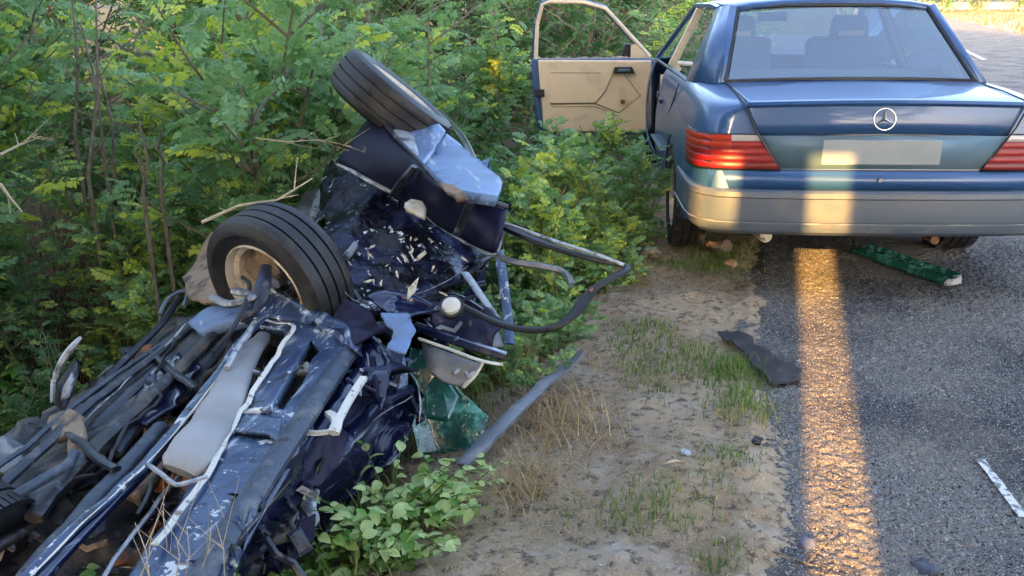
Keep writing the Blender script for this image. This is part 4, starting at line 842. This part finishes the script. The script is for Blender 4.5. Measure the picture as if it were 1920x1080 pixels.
# white perforated plate in the hole of the sill
pc = at(563, 695, .25); mb = MB()
for k in range(9):
    a = k*.7; d = Vector((math.cos(a), math.sin(a), .1*math.sin(a*3))); mb.tube([pc+d*.018, pc+d*.05+Vector((0, 0, .012))], [.012, .007], n=6)
mb.lathe([(.016, -.006), (.026, 0), (.016, .006)], pc, (0, -.3, 1), 14, closed=True); mb.build('perforated_plate', M['cream'], wk)
bar('cream_bracket', [(556, 806, .26), (590, 812, .26), (628, 806, .27), (634, 790, .28), (655, 750, .29), (682, 708, .31)], .016, M['cream'], 4, .5, label='cream L shaped bracket')
bar('cream_bracket', [(625, 812, .27), (632, 790, .28), (618, 775, .27)], .018, M['cream'], 6, .6)
panel('cream_bracket', [(476, 988, .12), (481, 942, .13), (498, 932, .13), (513, 938, .13), (510, 952, .13), (497, 956, .13), (493, 986, .12)], M['cream'], .012, .004, 2, 61, label='torn cream bracket low on the side')
bar('chrome_hook', [(275, 868, .33), (290, 885, .34), (325, 905, .34), (345, 908, .33), (385, 895, .32)], .006, M['silver'], 6, jit=.008)
bar('curved_strut', [(590, 920, .06), (578, 950, .05), (588, 975, .03), (570, 1000, .02)], [.016, .024, .018, .008], M['silver'], 8, .6)
# crumpled body side with its bright edge
panel('side_panel', [(690, 700, .10), (760, 690, .12), (785, 735, .08), (782, 790, .0), (730, 860, -.1), (650, 950, -.2), (560, 1060, -.28), (470, 1120, -.3), (500, 1010, -.05), (575, 900, .02), (640, 810, .08)], M['navy'], .02, .05, 4, 12, sc_=5)
bar('folded_edge', [(775, 730, .14), (720, 745, .15), (672, 790, .14), (640, 845, .12), (600, 880, .10), (585, 915, .08)], [.02, .035, .028, .03, .022, .01], M['navy'], 8, .6, jit=.02, seed=3)
bar('folded_edge', [(560, 850, .2), (600, 800, .22), (650, 740, .24), (700, 680, .25)], [.02, .03, .035, .03], M['navy'], 8, .7, jit=.015, seed=6)
bar('folded_edge', [(430, 1100, .0), (470, 1010, .03), (520, 920, .06), (545, 870, .1)], [.015, .02, .02, .015], M['navy'], 6, .7, jit=.01, seed=8)
bar('door_beam', [(505, 960, .0), (560, 890, .04), (600, 850, .06)], .026, M['railblue'], 8, .8)
bar('door_beam', [(535, 1010, -.08), (575, 930, -.04), (630, 880, -.02)], .02, M['under'], 8, .8)
for sd, pts in enumerate(([(716, 592, .40), (770, 588, .40), (782, 620, .36), (755, 665, .32), (728, 655, .33), (735, 620, .37)], [(638, 620, .33), (668, 600, .35), (712, 640, .34), (730, 700, .28), (712, 770, .2), (680, 720, .25), (668, 680, .28)], [(690, 560, .42), (740, 545, .43), (830, 575, .38), (800, 590, .37), (745, 590, .4)], [(725, 660, .3), (758, 665, .3), (765, 720, .22), (740, 730, .22)])):
    panel('crumpled_sheet', pts, M[('lightblue', 'navy', 'navy', 'sill')[sd]], .012, .016, 4, 20+sd, sc_=9)
# end panel of the car, dark and glossy, hanging over the black engine bay
ribbon('end_panel', [(703, 212, .93), (745, 262, .86), (790, 308, .80), (832, 350, .745), (890, 370, .70), (952, 390, .66)], [(632, 304, .74), (690, 336, .685), (750, 366, .63), (800, 402, .57), (855, 440, .54), (928, 474, .52)], M['navymat'], .05)
bar('panel_edge', [(703, 210, .935), (745, 260, .87), (790, 306, .805), (832, 350, .75), (900, 370, .71), (952, 388, .67)], .009, M['rail'], 6)
bar('panel_edge', [(632, 306, .735), (700, 344, .675), (755, 370, .62), (800, 404, .55), (850, 440, .53), (895, 464, .51), (928, 474, .51), (945, 430, .58)], .010, M['silver'], 6, jit=.006)
bar('panel_bracket', [(778, 312, .80), (752, 345, .72), (738, 366, .62)], .022, M['rail'], 6, .5)
bar('panel_bracket', [(883, 378, .74), (868, 415, .63), (856, 440, .57)], .018, M['rail'], 6, .5)
mb = MB(); c = at(778, 388, .60); 
panel('fog_lamp', [(760, 380, .66), (772, 372, .67), (792, 376, .66), (800, 390, .635), (796, 404, .62), (778, 396, .63), (764, 390, .645)], M['cream'], .02, .004, 2, 70)
panel('panel_lining', [(703, 208, .93), (740, 215, .925), (770, 240, .875), (790, 300, .79), (745, 258, .86)], M['silver'], .01, .008, 2, 31)
panel('pale_panel', [(775, 195, .966), (812, 218, .92), (835, 246, .865), (812, 282, .81), (790, 308, .79), (760, 280, .81), (733, 252, .86)], M['lightblue'], .02, .012, 3, 32, sc_=3)
panel('pale_panel', [(838, 250, .845), (862, 268, .81), (905, 305, .78), (942, 345, .75), (936, 370, .73), (905, 366, .74), (858, 352, .75), (825, 338, .76), (795, 308, .78), (812, 282, .80)], M['lightblue'], .04, .015, 3, 33, sc_=3)
panel('folded_flap', [(800, 222, .88), (835, 222, .87), (848, 238, .86), (812, 236, .87)], M['rail'], .006, .006, 2, 34)
bar('grille_bar', [(805, 200, .84), (848, 240, .82), (885, 295, .78)], .012, M['blackgloss'], 6)
bar('grille_bar', [(825, 208, .82), (868, 255, .80), (890, 300, .77)], .010, M['rail'], 6)
panel('torn_lamp', [(825, 340, .78), (850, 345, .78), (872, 368, .76), (850, 372, .75), (835, 358, .76)], M['mud'], .02, .012, 2, 35)
panel('engine_bay', [(600, 345, .60), (632, 302, .69), (700, 340, .64), (800, 400, .52), (895, 460, .42), (925, 475, .40), (880, 520, .34), (805, 560, .30), (730, 575, .32), (660, 600, .32), (620, 520, .36)], M['splash'], .05, .035, 5, 36, sc_=5)
bar('white_strut', [(598, 358, .52), (592, 390, .50), (582, 418, .48)], [.012, .02, .014], M['silver'], 8, .6)
panel('inner_wing', [(540, 400, .46), (580, 360, .5), (612, 340, .52), (610, 400, .48), (590, 430, .46)], M['greytrim'], .015, .02, 3, 37)
bar('engine_strut', [(640, 360, .50), (655, 400, .48), (668, 440, .46), (650, 480, .42)], [.012, .02, .012, .02], M['silver'], 6, .7, jit=.02)
bar('engine_strut', [(700, 385, .50), (672, 430, .48), (655, 455, .44)], .010, M['rail'], 6)
bar('engine_strut', [(690, 560, .42), (720, 552, .42), (770, 560, .40), (810, 575, .38)], [.015, .03, .03, .012], M['navy'], 8, .6)
r = random.Random(9); mb = MB()
for k in range(44):
    px, py = (r.gauss(765, 35), r.gauss(470, 32)) if k % 2 else (r.uniform(640, 880), r.uniform(385, 555))
    if py < 345+(px-632)*.42 or py > 600-(px-660)*.12: continue
    c = dp(px, py, (at(px, py, .46)-CAM).dot(fwd)); s_ = r.uniform(.003, .010) * (1.9 if r.random() < .22 else 1); a = r.random()*3; d = Vector((math.cos(a), .2, math.sin(a))); e = Vector((-math.sin(a), .1, math.cos(a)))
    V = [c+d*s_*math.cos(q)*r.uniform(.9, 2.6)+e*s_*math.sin(q)*r.uniform(.25, .8) for q in [i*6.283/7 for i in range(7)]]; n_ = Vector((0, .8, -.5))*.006
    mb.add(V+[v+n_ for v in V], [tuple(range(7)), tuple(range(13, 6, -1))]+[(i, (i+1) % 7, 7+(i+1) % 7, 7+i) for i in range(7)])
mb.build('plastic_shards', M['cream'], wk, kind='stuff')
# right side: bent window frame loop, pillars, lamp, door remains
bar('window_frame', [(905, 400, .60), (960, 432, .58), (1040, 464, .55), (1120, 488, .52), (1176, 500, .50), (1150, 520, .48), (1110, 545, .44), (1075, 590, .38), (1035, 615, .34), (985, 618, .32), (930, 605, .32), (860, 570, .36)], [.03, .028, .024, .018, .016, .018, .022, .024, .024, .022, .02, .018], M['black'], 8, .55, label='bent black window frame sticking out')
bar('window_frame', [(950, 420, .60), (1040, 452, .57), (1120, 478, .54), (1170, 497, .51)], .007, M['silver'], 6, label='highlight put in as a strip along the bent frame')  # silver strip stands in for the highlight on the black frame
bar('window_channel', [(905, 470, .50), (960, 490, .48), (1020, 500, .46), (1060, 512, .44), (1072, 535, .42)], .012, M['greytrim'], 6)
bar('window_channel', [(1166, 506, .495), (1130, 530, .46), (1105, 548, .44)], .009, M['rust'], 6)
bar('roof_pillar', [(872, 512, .36), (900, 552, .32), (938, 606, .24)], .02, M['silver'], 8, .35)
bar('roof_pillar', [(935, 470, .45), (945, 540, .34), (952, 600, .24), (955, 645, .18)], .022, M['sill'], 8, .3)
bar('roof_pillar', [(790, 565, .36), (850, 555, .36), (905, 585, .32)], .02, M['blackgloss'], 8, .7)
mb = MB(); c = at(846, 574, .40); mb.lathe([(.0001, .016), (.012, .018), (.03, .012), (.036, .0), (.036, -.02)], c, (-.1, -.8, .8), 20); mb.build('round_lamp', M['cream'], wk)
mb = MB(); mb.lathe([(.036, .004), (.044, 0), (.044, -.02), (.036, -.024)], c, (-.1, -.8, .8), 20); mb.build('lamp_ring', M['black'], wk)
panel('grey_panel', [(820, 598, .28), (935, 612, .24), (945, 650, .18), (880, 650, .2), (815, 625, .26)], M['greytrim'], .01, .008, 2, 40)
bar('door_bar', [(780, 612, .30), (830, 630, .28), (890, 650, .25), (948, 668, .22)], .026, M['navy'], 6, .7, label='navy door bar with white edge')
bar('white_edge', [(785, 635, .285), (840, 654, .265), (900, 676, .235), (942, 684, .21)], .006, M['cream'], 5)
panel('door_lining', [(790, 642, .27), (902, 682, .22), (888, 705, .18), (868, 726, .14), (830, 715, .16), (800, 690, .2)], M['greytrim'], .012, .006, 2, 41)
bar('bracket', [(905, 680, .22), (890, 704, .18), (868, 726, .14)], .007, M['cream'], 5)
bar('bracket', [(850, 700, .19), (868, 690, .2), (878, 705, .18), (895, 690, .2)], .008, M['silver'], 5)
panel('crazed_window', [(772, 655, .20), (800, 662, .20), (828, 690, .16), (868, 735, .08), (915, 780, .0), (905, 820, -.06), (868, 862, -.12), (820, 850, -.12), (785, 858, -.12), (775, 800, -.02), (795, 745, .06), (770, 710, .12)], M['greenglass'], .006, .022, 4, 42, sc_=4, label='crazed green window glass')
panel('glass_flap', [(800, 730, .10), (830, 690, .17), (862, 742, .09), (838, 790, .03), (800, 785, .02)], M['greenglass'], .006, .01, 3, 43)
# twisted mirror and junk at the left edge
bar('mirror_arch', [(98, 755, .12), (102, 715, .18), (118, 675, .25), (140, 645, .30), (152, 632, .32)], [.008, .012, .012, .006], M['silver'], 6)
panel('mirror_shell', [(104, 760, .12), (112, 720, .18), (128, 690, .22), (146, 672, .25), (150, 700, .2), (138, 745, .13), (122, 772, .1)], M['rail'], .02, .012, 3, 50)
panel('mirror_glass', [(112, 755, .14), (118, 728, .18), (134, 700, .22), (140, 712, .2), (130, 745, .15)], M['silver'], .008, .004, 1, 51)
panel('grey_lump', [(-30, 830, .05), (15, 815, .08), (40, 840, .08), (38, 880, .05), (5, 895, .03), (-30, 880, .03)], M['greytrim'], .08, .03, 3, 52)
# wheels of the wreck
wn = -fwd*.70 + (rgt*-.72 - upv*.69)*.7
w1 = wheel('wheel', dp(525, 525, 3.42), wn, wk, R=.292, rw=.19, wid=.21, dk=.06, dm='under', blocks=False)
wn2 = -fwd*.17 + (rgt*.64+upv*.77)*.99
w2 = wheel('wheel', dp(735, 195, 4.25), wn2, wk, R=.30, blocks=False, rw=.19, wid=.20)
w3 = wheel('wheel', dp(-150, 1085, 2.2), Vector((-.75, .1, .45)), wk, R=.28, rw=.17, wid=.20, dm='under')
# suspension in front of the near wheel
bar('suspension_arm', [(500, 500, .52), (492, 540, .47), (482, 575, .42), (450, 600, .38)], [.02, .03, .026, .02], M['rail'], 8, .7)
bar('suspension_arm', [(440, 545, .46), (470, 558, .45), (430, 572, .42), (400, 560, .40)], .02, M['silver'], 6, .7, jit=.01)
bar('brake_line', [(455, 520, .48), (468, 540, .47), (440, 610, .40), (400, 660, .34)], .008, M['black'], 6)
c = dp(478, 505, 3.44); MB().lathe([(.0001, .0), (.05, .0), (.06, -.02), (.10, -.03), (.105, -.05)], c, wn, 28).build('brake_disc', M['mud'], wk)
panel('grey_wing', [(345, 520, .30), (372, 470, .36), (395, 430, .42), (430, 500, .40), (410, 560, .34), (352, 560, .28)], M['mud'], .02, .02, 3, 53)

# ------------------------------------------------------------------ loose debris on the verge and road
def loose(o, name, label, cat):
    mw = o.location.copy(); o.parent = None; o.location = parent_loc(wk); return tag(o, label, cat)
loose(bar('trim_strip', [tuple((a, b, T_(a, b, h)[2])) for a, b, h in ((868, 872, .05), (905, 835, .06), (960, 780, .07), (1020, 722, .07), (1062, 690, .09), (1094, 658, .14))], [.022, .032, .03, .028, .03, .018], M['greytrim'], 6, .45, jit=.01), 'trim_strip', 'long bent grey trim strip lying between the wreck and the bare path', 'trim strip')
mt_ = loose(panel('rubber_mat', [(1344, 618, .03), (1388, 620, .04), (1425, 648, .045), (1465, 674, .04), (1502, 694, .025), (1500, 712, .02), (1452, 718, .02), (1425, 694, .035), (1390, 656, .04)], M['mat'], .007, .022, 4, 60, sc_=8), 'rubber_mat', 'torn black rubber mat lying at the edge of the asphalt', 'mat')
gc = [(1640, 458, .03), (1700, 480, .03), (1760, 502, .03), (1802, 520, .03)]
gb = empty('green_plastic_bar', tuple(at(1715, 495, 0)), 'dark green plastic strip lying on the road behind the bumper', 'plastic strip')
A = at(1615, 470, .02); B = at(1785, 530, .02); t = (B-A).normalized(); s_ = Vector((-t.y, t.x, 0)); mb = MB()
prof_ = [(-.055, 0), (-.05, .012), (-.03, .03), (-.01, .02), (.02, .025), (.045, .045), (.055, .02), (.055, -.008), (-.05, -.012)]
L_ = [A.lerp(B, i/10)+noise.noise_vector(A.lerp(B, i/10)*5)*.008 for i in range(11)]
mb.grid([[p+s_*a+Vector((0, 0, b)) for a, b in prof_+prof_[:1]] for p in L_]); mb.build('strip_body', M['greenglass'], gb, angle=25)
MB().add([B+t*.002+s_*a+Vector((0, 0, b)) for a, b in prof_]+[B+t*.012+s_*a*.9+Vector((0, 0, b*.9)) for a, b in prof_], [tuple(range(9)), tuple(range(17, 8, -1))]+[(i, (i+1) % 9, 9+(i+1) % 9, 9+i) for i in range(9)]).build('broken_end', M['silver'], gb)
def rock(name, px, py, z, s, m, lb, cat, sq=(1, .8, .6), seed=0):
    p = at(px, py, z); bm = bmesh.new(); bmesh.ops.create_icosphere(bm, subdivisions=3, radius=s)
    for v in bm.verts:
        v.co = Vector((v.co.x*sq[0], v.co.y*sq[1], v.co.z*sq[2])); v.co += noise.noise_vector(v.co*(1.2/s)+Vector((seed, 0, 0)))*s*.35
    me = bpy.data.meshes.new(name); bm.to_mesh(me); bm.free(); me.materials.append(m); me.polygons.foreach_set('use_smooth', [True]*len(me.polygons))
    o = bpy.data.objects.new(name, me); COL.objects.link(o); o.location = (p.x, p.y, max(gz(p.x, p.y), -.002)+s*sq[2]*.55); o.rotation_euler = (0, 0, seed); return tag(o, lb, cat)
rock('stone', 1352, 468, 0, .07, mat('brown_stone', (.16, .11, .09), .9, mix=[((.3, .22, .17), 30, .5, .7, 4)]), 'brown stone under the left end of the bumper', 'stone', seed=1)
rock('stone', 1368, 498, 0, .045, mat('tan_stone', (.42, .24, .15), .9), 'small reddish stone in front of the larger brown one', 'stone', seed=2)
rock('stone', 1222, 480, 0, .06, M['mud'], 'pale clod of earth left of the car wheel', 'stone', seed=3)
rock('stone', 1420, 836, 0, .02, M['black'], 'small dark stone beside the asphalt, level with the dead leaf', 'stone', seed=4)
rock('stone', 1514, 1022, 0, .024, mat('slate_bit', (.10, .11, .16), .6), 'small slate coloured stone at the lit strip near the bottom edge', 'stone', seed=5)
rock('stone', 1652, 562, 0, .008, M['black'], 'tiny dark pebble on the road below the green strip', 'stone', seed=6)
rock('plastic_fragment', 1735, 1066, .0, .036, mat('dark_slab', (.03, .035, .05), .6), 'flat dark plastic fragment on the road at the bottom edge', 'fragment', (1.2, 1, .22), 7)
rock('plastic_fragment', 1285, 858, 0, .022, M['silver'], 'small pale grey fragment on the bare ground', 'fragment', (1, .8, .4), 8)
dl = bpy.data.objects.new('dead_leaf', leaf_mesh('dead_leaf', .06, .024)); dl.data.materials.clear(); dl.data.materials.append(mat('dry_leaf', (.55, .40, .24), .8)); COL.objects.link(dl)
p = at(1283, 885, 0); dl.location = (p.x, p.y, gz(p.x, p.y)+.014); dl.rotation_euler = (.5, .3, 1.9); tag(dl, 'curled pale dead leaf on the bare ground', 'leaf')
for (px, py, rz, l_, z, lb) in ((1470, 1040, .5, .16, .01, 'dark thin stick at the asphalt edge near the bottom'), (1350, 790, 1.1, .1, .0, 'pale thin stick on the bare ground above the dead leaf')):
    p = at(px, py, z); d = Vector((math.cos(rz), -math.sin(rz), 0)); p.z = gz(p.x, p.y)+.006
    twig('stick', [p-d*l_/2, p+Vector((0, 0, .004)), p+d*l_/2], .003, lb, M['bark'] if 'dark' in lb else M['deadwood'], 2, 70)
# pebbles and crumbs
def crumbs(name, pts, s0, s1, mt, lb, sel):
    n = len(pts); base = np.array([[1, 0, 0], [-.5, .87, 0], [-.5, -.87, 0], [.3, .2, .7], [-.4, .1, .6]]); F0 = np.array([[0, 1, 3], [1, 4, 3], [1, 2, 4], [2, 0, 3], [2, 3, 4]])
    a = RS.rand(n)*6.28; s_ = s0+(s1-s0)*RS.rand(n)**3; V = []
    ca, sa = np.cos(a), np.sin(a); Bx = base[None]*(1+RS.randn(n, 5, 3)*.2)
    V = np.stack([Bx[..., 0]*ca[:, None]-Bx[..., 1]*sa[:, None], Bx[..., 0]*sa[:, None]+Bx[..., 1]*ca[:, None], Bx[..., 2]], -1)*s_[:, None, None]+np.array(pts)[:, None, :]
    F = (F0[None]+(np.arange(n)*5)[:, None, None]).reshape(-1, 3); o = rawmesh(name, V.reshape(-1, 3), F, mt, var=np.repeat(RS.rand(n), 5), kind='stuff'); tag(o, lb, cat='gravel'); return o
crumbs('gravel', scatter(5200, -2.2, .2, -2.7, 2, sband(-.02, 1.5, .1, 3, .3, 33)), .0015, .009, mat('pebble_grey', (.32, .26, .19), .9, mix=[((.2, .16, .12), 40, .45, .6, 2)]), 'grey crumbs of stone scattered on the bare verge', 0)
x = RS.uniform(-.95, .4, 2200); y = RS.uniform(-2.6, 1.2, 2200); k = edge(y)-x < -.03; pts = np.stack([x, y, np.full_like(x, .0005)], 1)[k & (RS.rand(2200) < np.exp(-(x-edge(y)+.0)*3))]
crumbs('road_gravel', pts, .002, .006, M['mud'], 'fine gravel washed onto the edge of the asphalt', 0)

# ------------------------------------------------------------------ unseen blockers added behind the camera to shape the sunlight: vans, trees, board, wall
YB = -6.5; TT = math.tan(R_(SUN_EL))*1.0238; ZT = .73-YB*TT; ZL = .36-YB*TT
def van(x0, x1, h, m, label, y=YB, ln=4.4):
    g = gz((x0+x1)/2, y); root = empty('shade_van', ((x0+x1)/2, y, g), label, 'van'); wd = x1-x0
    MB().box(((x0+x1)/2, y-ln/2, g+.55+(h-.55)/2), (wd, ln, h-.55)).build('cargo_box', m, root, bevel=.03)
    MB().box(((x0+x1)/2, y-ln/2, g+.42), (wd*.9, ln*.95, .3)).build('chassis', M['under'], root)
    for xx in (x0+.2, x1-.2):
        for yy in (y-.6, y-ln+.6): MB().lathe([(.001, -.12), (.36, -.12), (.4, -.08), (.4, .08), (.36, .12), (.001, .12)], (xx, yy, g+.38), (1, 0, 0), 24).build('wheel', M['tyre'], root)
    MB().box(((x0+x1)/2, y+.005, g+.7), (wd*.96, .03, .2)).build('step', M['black'], root)
    for q in (-.25, .25): MB().box(((x0+x1)/2+wd*q, y+.012, g+.6+(h-.6)/2), (.04, .03, h-.9)).build('door_bar', M['alloy'], root)
GX = -.0+.005+.2195*(YB-1.01)      # the ray through the middle of the lit strip on the road
van(GX+.080, GX+2.6, 3.9, mat('shade_van_white', (.5, .5, .5), .5), 'unseen white box van added behind the viewer to shape the sunlight')  # unseen van, added as the right edge of the sun stripe
def tree(name, x, y, r0_, h, cr, label, seed, n=2600, leaf=.22, squash=1.0, zlow=2.2, trunk=True):
    g = gz(x, y); root = empty(name, (x, y, g), label, 'tree', 'unseen trees added behind the viewer for shade'); r = random.Random(seed); mb = MB()
    top = h*.7; pts = [(x, y, g-.2), (x, y, g+.5), (x, y, g+1.2), (x, y, g+2.4), (x, y, g+top)]; mb.tube(pts, [r0_*1.0, r0_, r0_, r0_*.9, r0_*.3], n=16)
    for k in range(7):
        a = r.random()*6.28; z = max(g+2.6, zlow+1.2)+max(.3, top-max(2.6, zlow+1.2))*r.random(); mb.tube([(x, y, z), (x+math.cos(a)*cr*.4, y+math.sin(a)*cr*.4, z+.6), (x+math.cos(a)*cr*.8, y+math.sin(a)*cr*.8, z+1.3)], [r0_*.4, r0_*.25, .03], n=6)
    mb.build('trunk', M['bark'], root)
    V = RS.randn(n, 3); V /= np.linalg.norm(V, axis=1, keepdims=True); V *= (RS.rand(n, 1)**.4); C0 = np.array([x, y, (zlow+h)/2+g]); P = C0+V*np.array([cr, cr*squash, (h-zlow)/2]); P += RS.randn(n, 3)*.15
    P = P[P[:, 2] > g+zlow]; xx_ = P[:, 0]-.2195*P[:, 1]; zz_ = P[:, 2]+TT*P[:, 1]; P = P[~((xx_ > -1.15) & (xx_ < .25) & (zz_ > -.2) & (zz_ < 1.05))]; n = len(P); A_ = RS.randn(n, 3); B_ = RS.randn(n, 3); A_ /= np.linalg.norm(A_, axis=1, keepdims=True); B_ /= np.linalg.norm(B_, axis=1, keepdims=True); s_ = leaf*(.6+.8*RS.rand(n, 1))  # leaves left out along the sunlight's path to the car
    VV = np.stack([P-A_*s_, P+B_*s_*.5, P+A_*s_, P-B_*s_*.5], 1).reshape(-1, 3); rawmesh('crown', VV, np.arange(n*4).reshape(n, 4), M['leafdark'], root, np.repeat(RS.rand(n), 4), kind='stuff'); return root
g0 = gz(GX-.3, YB)
# trees placed for their shade: the trunk edges the lit strip, crowns block the rest
tree('shade_tree', GX-.084-.19, YB, .19, 14, 4.2, 'unseen broad tree added left of the white van to shape the sunlight', 1, 9000, .3, .6, ZT+.25)
tree('shade_tree', GX-5.3, YB-1.0, .3, 13, 3.6, 'second unseen tree added behind the viewer for shade, farther left', 2, 4200, .3, .8, 1.2)
tree('shade_tree', GX-8.2, YB-.5, .3, 11, 3.6, 'third unseen tree added behind the viewer for shade, at the field side', 3, 4200, .3, .8, .8)
tree('shade_tree', GX+3.8, YB-5, .3, 22, 4.6, 'unseen broad tree added behind the white van for shade', 4, 12000, .3, .8, 1.6)
van(-9.5, -.87+.2195*(YB-2.3), 5.0, mat('shade_van_grey', (.2, .22, .25), .5), 'unseen grey box trailer added behind the viewer to block the sun', YB-.0, 2.3)  # unseen trailer, added to keep sun off the wreck and door
wl = MB(); sgn = empty('shade_board', (GX-.35, YB-1.2, gz(GX-.35, YB-1.2)), 'unseen board added between the tree trunk and the white van to cut off sunlight', 'board')  # unseen board, added to cap the sunlight on the car's rear
gg = gz(GX-.35, YB-1.2)
MB().box((GX-.55, YB-.3, ZT+.08+.6), (1.9, .05, 1.2)).build('board', M['bark'], sgn)
for xx in (GX-1.46, GX+.36): MB().box((xx, YB-.36, ZT*.5+.6), (.08, .05, ZT+1.2)).build('post', M['bark'], sgn)
MB().box((-.78+.2195*YB-.05, YB-.15, ZL/2-.2), (.5, .3, ZL+.4)).build('shade_wall', M['mud'], None, bevel=.01); bpy.context.scene.objects['shade_wall'].location = (0, 0, 0)  # unseen wall stub, added to cut the light below the bumper corner
tag(bpy.context.scene.objects['shade_wall'], 'unseen earth coloured wall stub added between trunk and trailer to block low sunlight', 'wall')

# added thicket trees: crowns out of view, put in to shade the hollow
for i, (x, y, h, cr, lb) in enumerate(((-6.0, 3.2, 5.5, 2.0, 'locust tree added for shade at the back of the dark hollow'), (-3.4, 4.2, 5.0, 1.7, 'locust tree added for shade behind the raised far wheel'), (-2.5, 7.2, 5.5, 1.9, 'locust tree added for shade behind the open car door'))):
    o = tree('shade_locust', x, y, .035, h, cr, lb, 50+i, 1100, .09, 1, 2.25); o['group'] = 'locust trees added to shade the thicket'

x = RS.normal(0, 1, 700); y = RS.normal(0, 1, 700); gcb = T_(960, 800); px_ = gcb[0]+x*.22; py_ = gcb[1]+y*.45
crumbs('glass_crumbs', np.stack([px_, py_, gz_arr(px_, py_)+.002], 1), .002, .006, M['clear'], 'glass crumbs strewn beside the wreck', 0)
D1.rotation_euler.z = 2.6

# leaf litter and chips of bark on the bare verge
def flakes(name, pts, s0, s1, mt, lb):
    n = len(pts); A_ = RS.randn(n, 3)*[1, 1, .25]; B_ = RS.randn(n, 3)*[1, 1, .25]; A_ /= np.linalg.norm(A_, axis=1, keepdims=True); B_ /= np.linalg.norm(B_, axis=1, keepdims=True)
    s_ = s0+(s1-s0)*RS.rand(n, 1)**2; P = np.array(pts)+np.array([0, 0, .003]); V = np.stack([P-A_*s_, P+B_*s_*.45, P+A_*s_, P-B_*s_*.45], 1).reshape(-1, 3)
    o = rawmesh(name, V, np.arange(n*4).reshape(n, 4), mt, var=np.repeat(RS.rand(n), 4), kind='stuff'); tag(o, lb, 'litter')
flakes('leaf_litter', scatter(3800, -2.3, -.3, -2.7, 1.8, sband(.0, 1.6, .15, 2.5, .38, 41)), .003, .012, leafmat('litter', (.10, .065, .035), (.22, .15, .08), (.45, .36, .22), .1, .8), 'brown leaf litter and chips scattered on the bare ground')
panel('sill_plate', [(398, 845, .288), (447, 772, .29), (530, 782, .30), (523, 826, .295), (505, 812, .295), (440, 806, .292)], M['sill'], .008, .004, 3, 71)

for k, pts in enumerate(([(640, 602, .34), (680, 640, .31), (705, 700, .26), (760, 692, .2), (788, 735, .14), (784, 790, .06)], [(425, 1060, .2), (470, 960, .2), (530, 870, .22), (600, 800, .22), (650, 745, .24)], [(600, 905, .08), (650, 850, .12), (700, 790, .14), (770, 745, .14)], [(620, 500, .48), (640, 540, .42), (690, 570, .38), (730, 560, .40), (800, 545, .38), (880, 500, .44)], [(352, 606, .27), (300, 655, .22), (220, 730, .2), (150, 800, .16)])):
    bar('torn_edge', pts, [.002, .005, .003, .006, .002, .004, .002], M['silver'], 5, .4, jit=.012, seed=30+k)
for k, pts in enumerate(([(650, 640, .30), (700, 690, .26), (690, 760, .2), (640, 800, .2), (610, 760, .22), (625, 690, .26)], [(560, 840, .22), (640, 800, .2), (680, 820, .12), (610, 900, .1), (560, 960, .08), (520, 930, .14)], [(690, 575, .40), (640, 560, .42), (610, 600, .36), (660, 640, .34), (720, 620, .34)], [(800, 570, .36), (870, 560, .36), (940, 600, .26), (930, 650, .2), (830, 640, .24)])):
    panel('torn_panel', pts, M['navymat'], .01, .03, 4, 80+k, sc_=7)
panel('mud_flap', [(265, 720, .2), (330, 660, .21), (372, 690, .22), (330, 760, .22), (270, 800, .2), (235, 780, .19)], M['navy'], .01, .02, 4, 90)
panel('bent_bracket', [(92, 800, .2), (128, 768, .22), (150, 782, .22), (158, 830, .2), (148, 880, .18), (120, 860, .18), (128, 815, .2), (100, 822, .19)], M['mud'], .02, .02, 3, 91)
bar('steering_rod', [(10, 940, .24), (70, 905, .25), (125, 872, .24), (140, 850, .24)], .014, M['railblue'], 8)
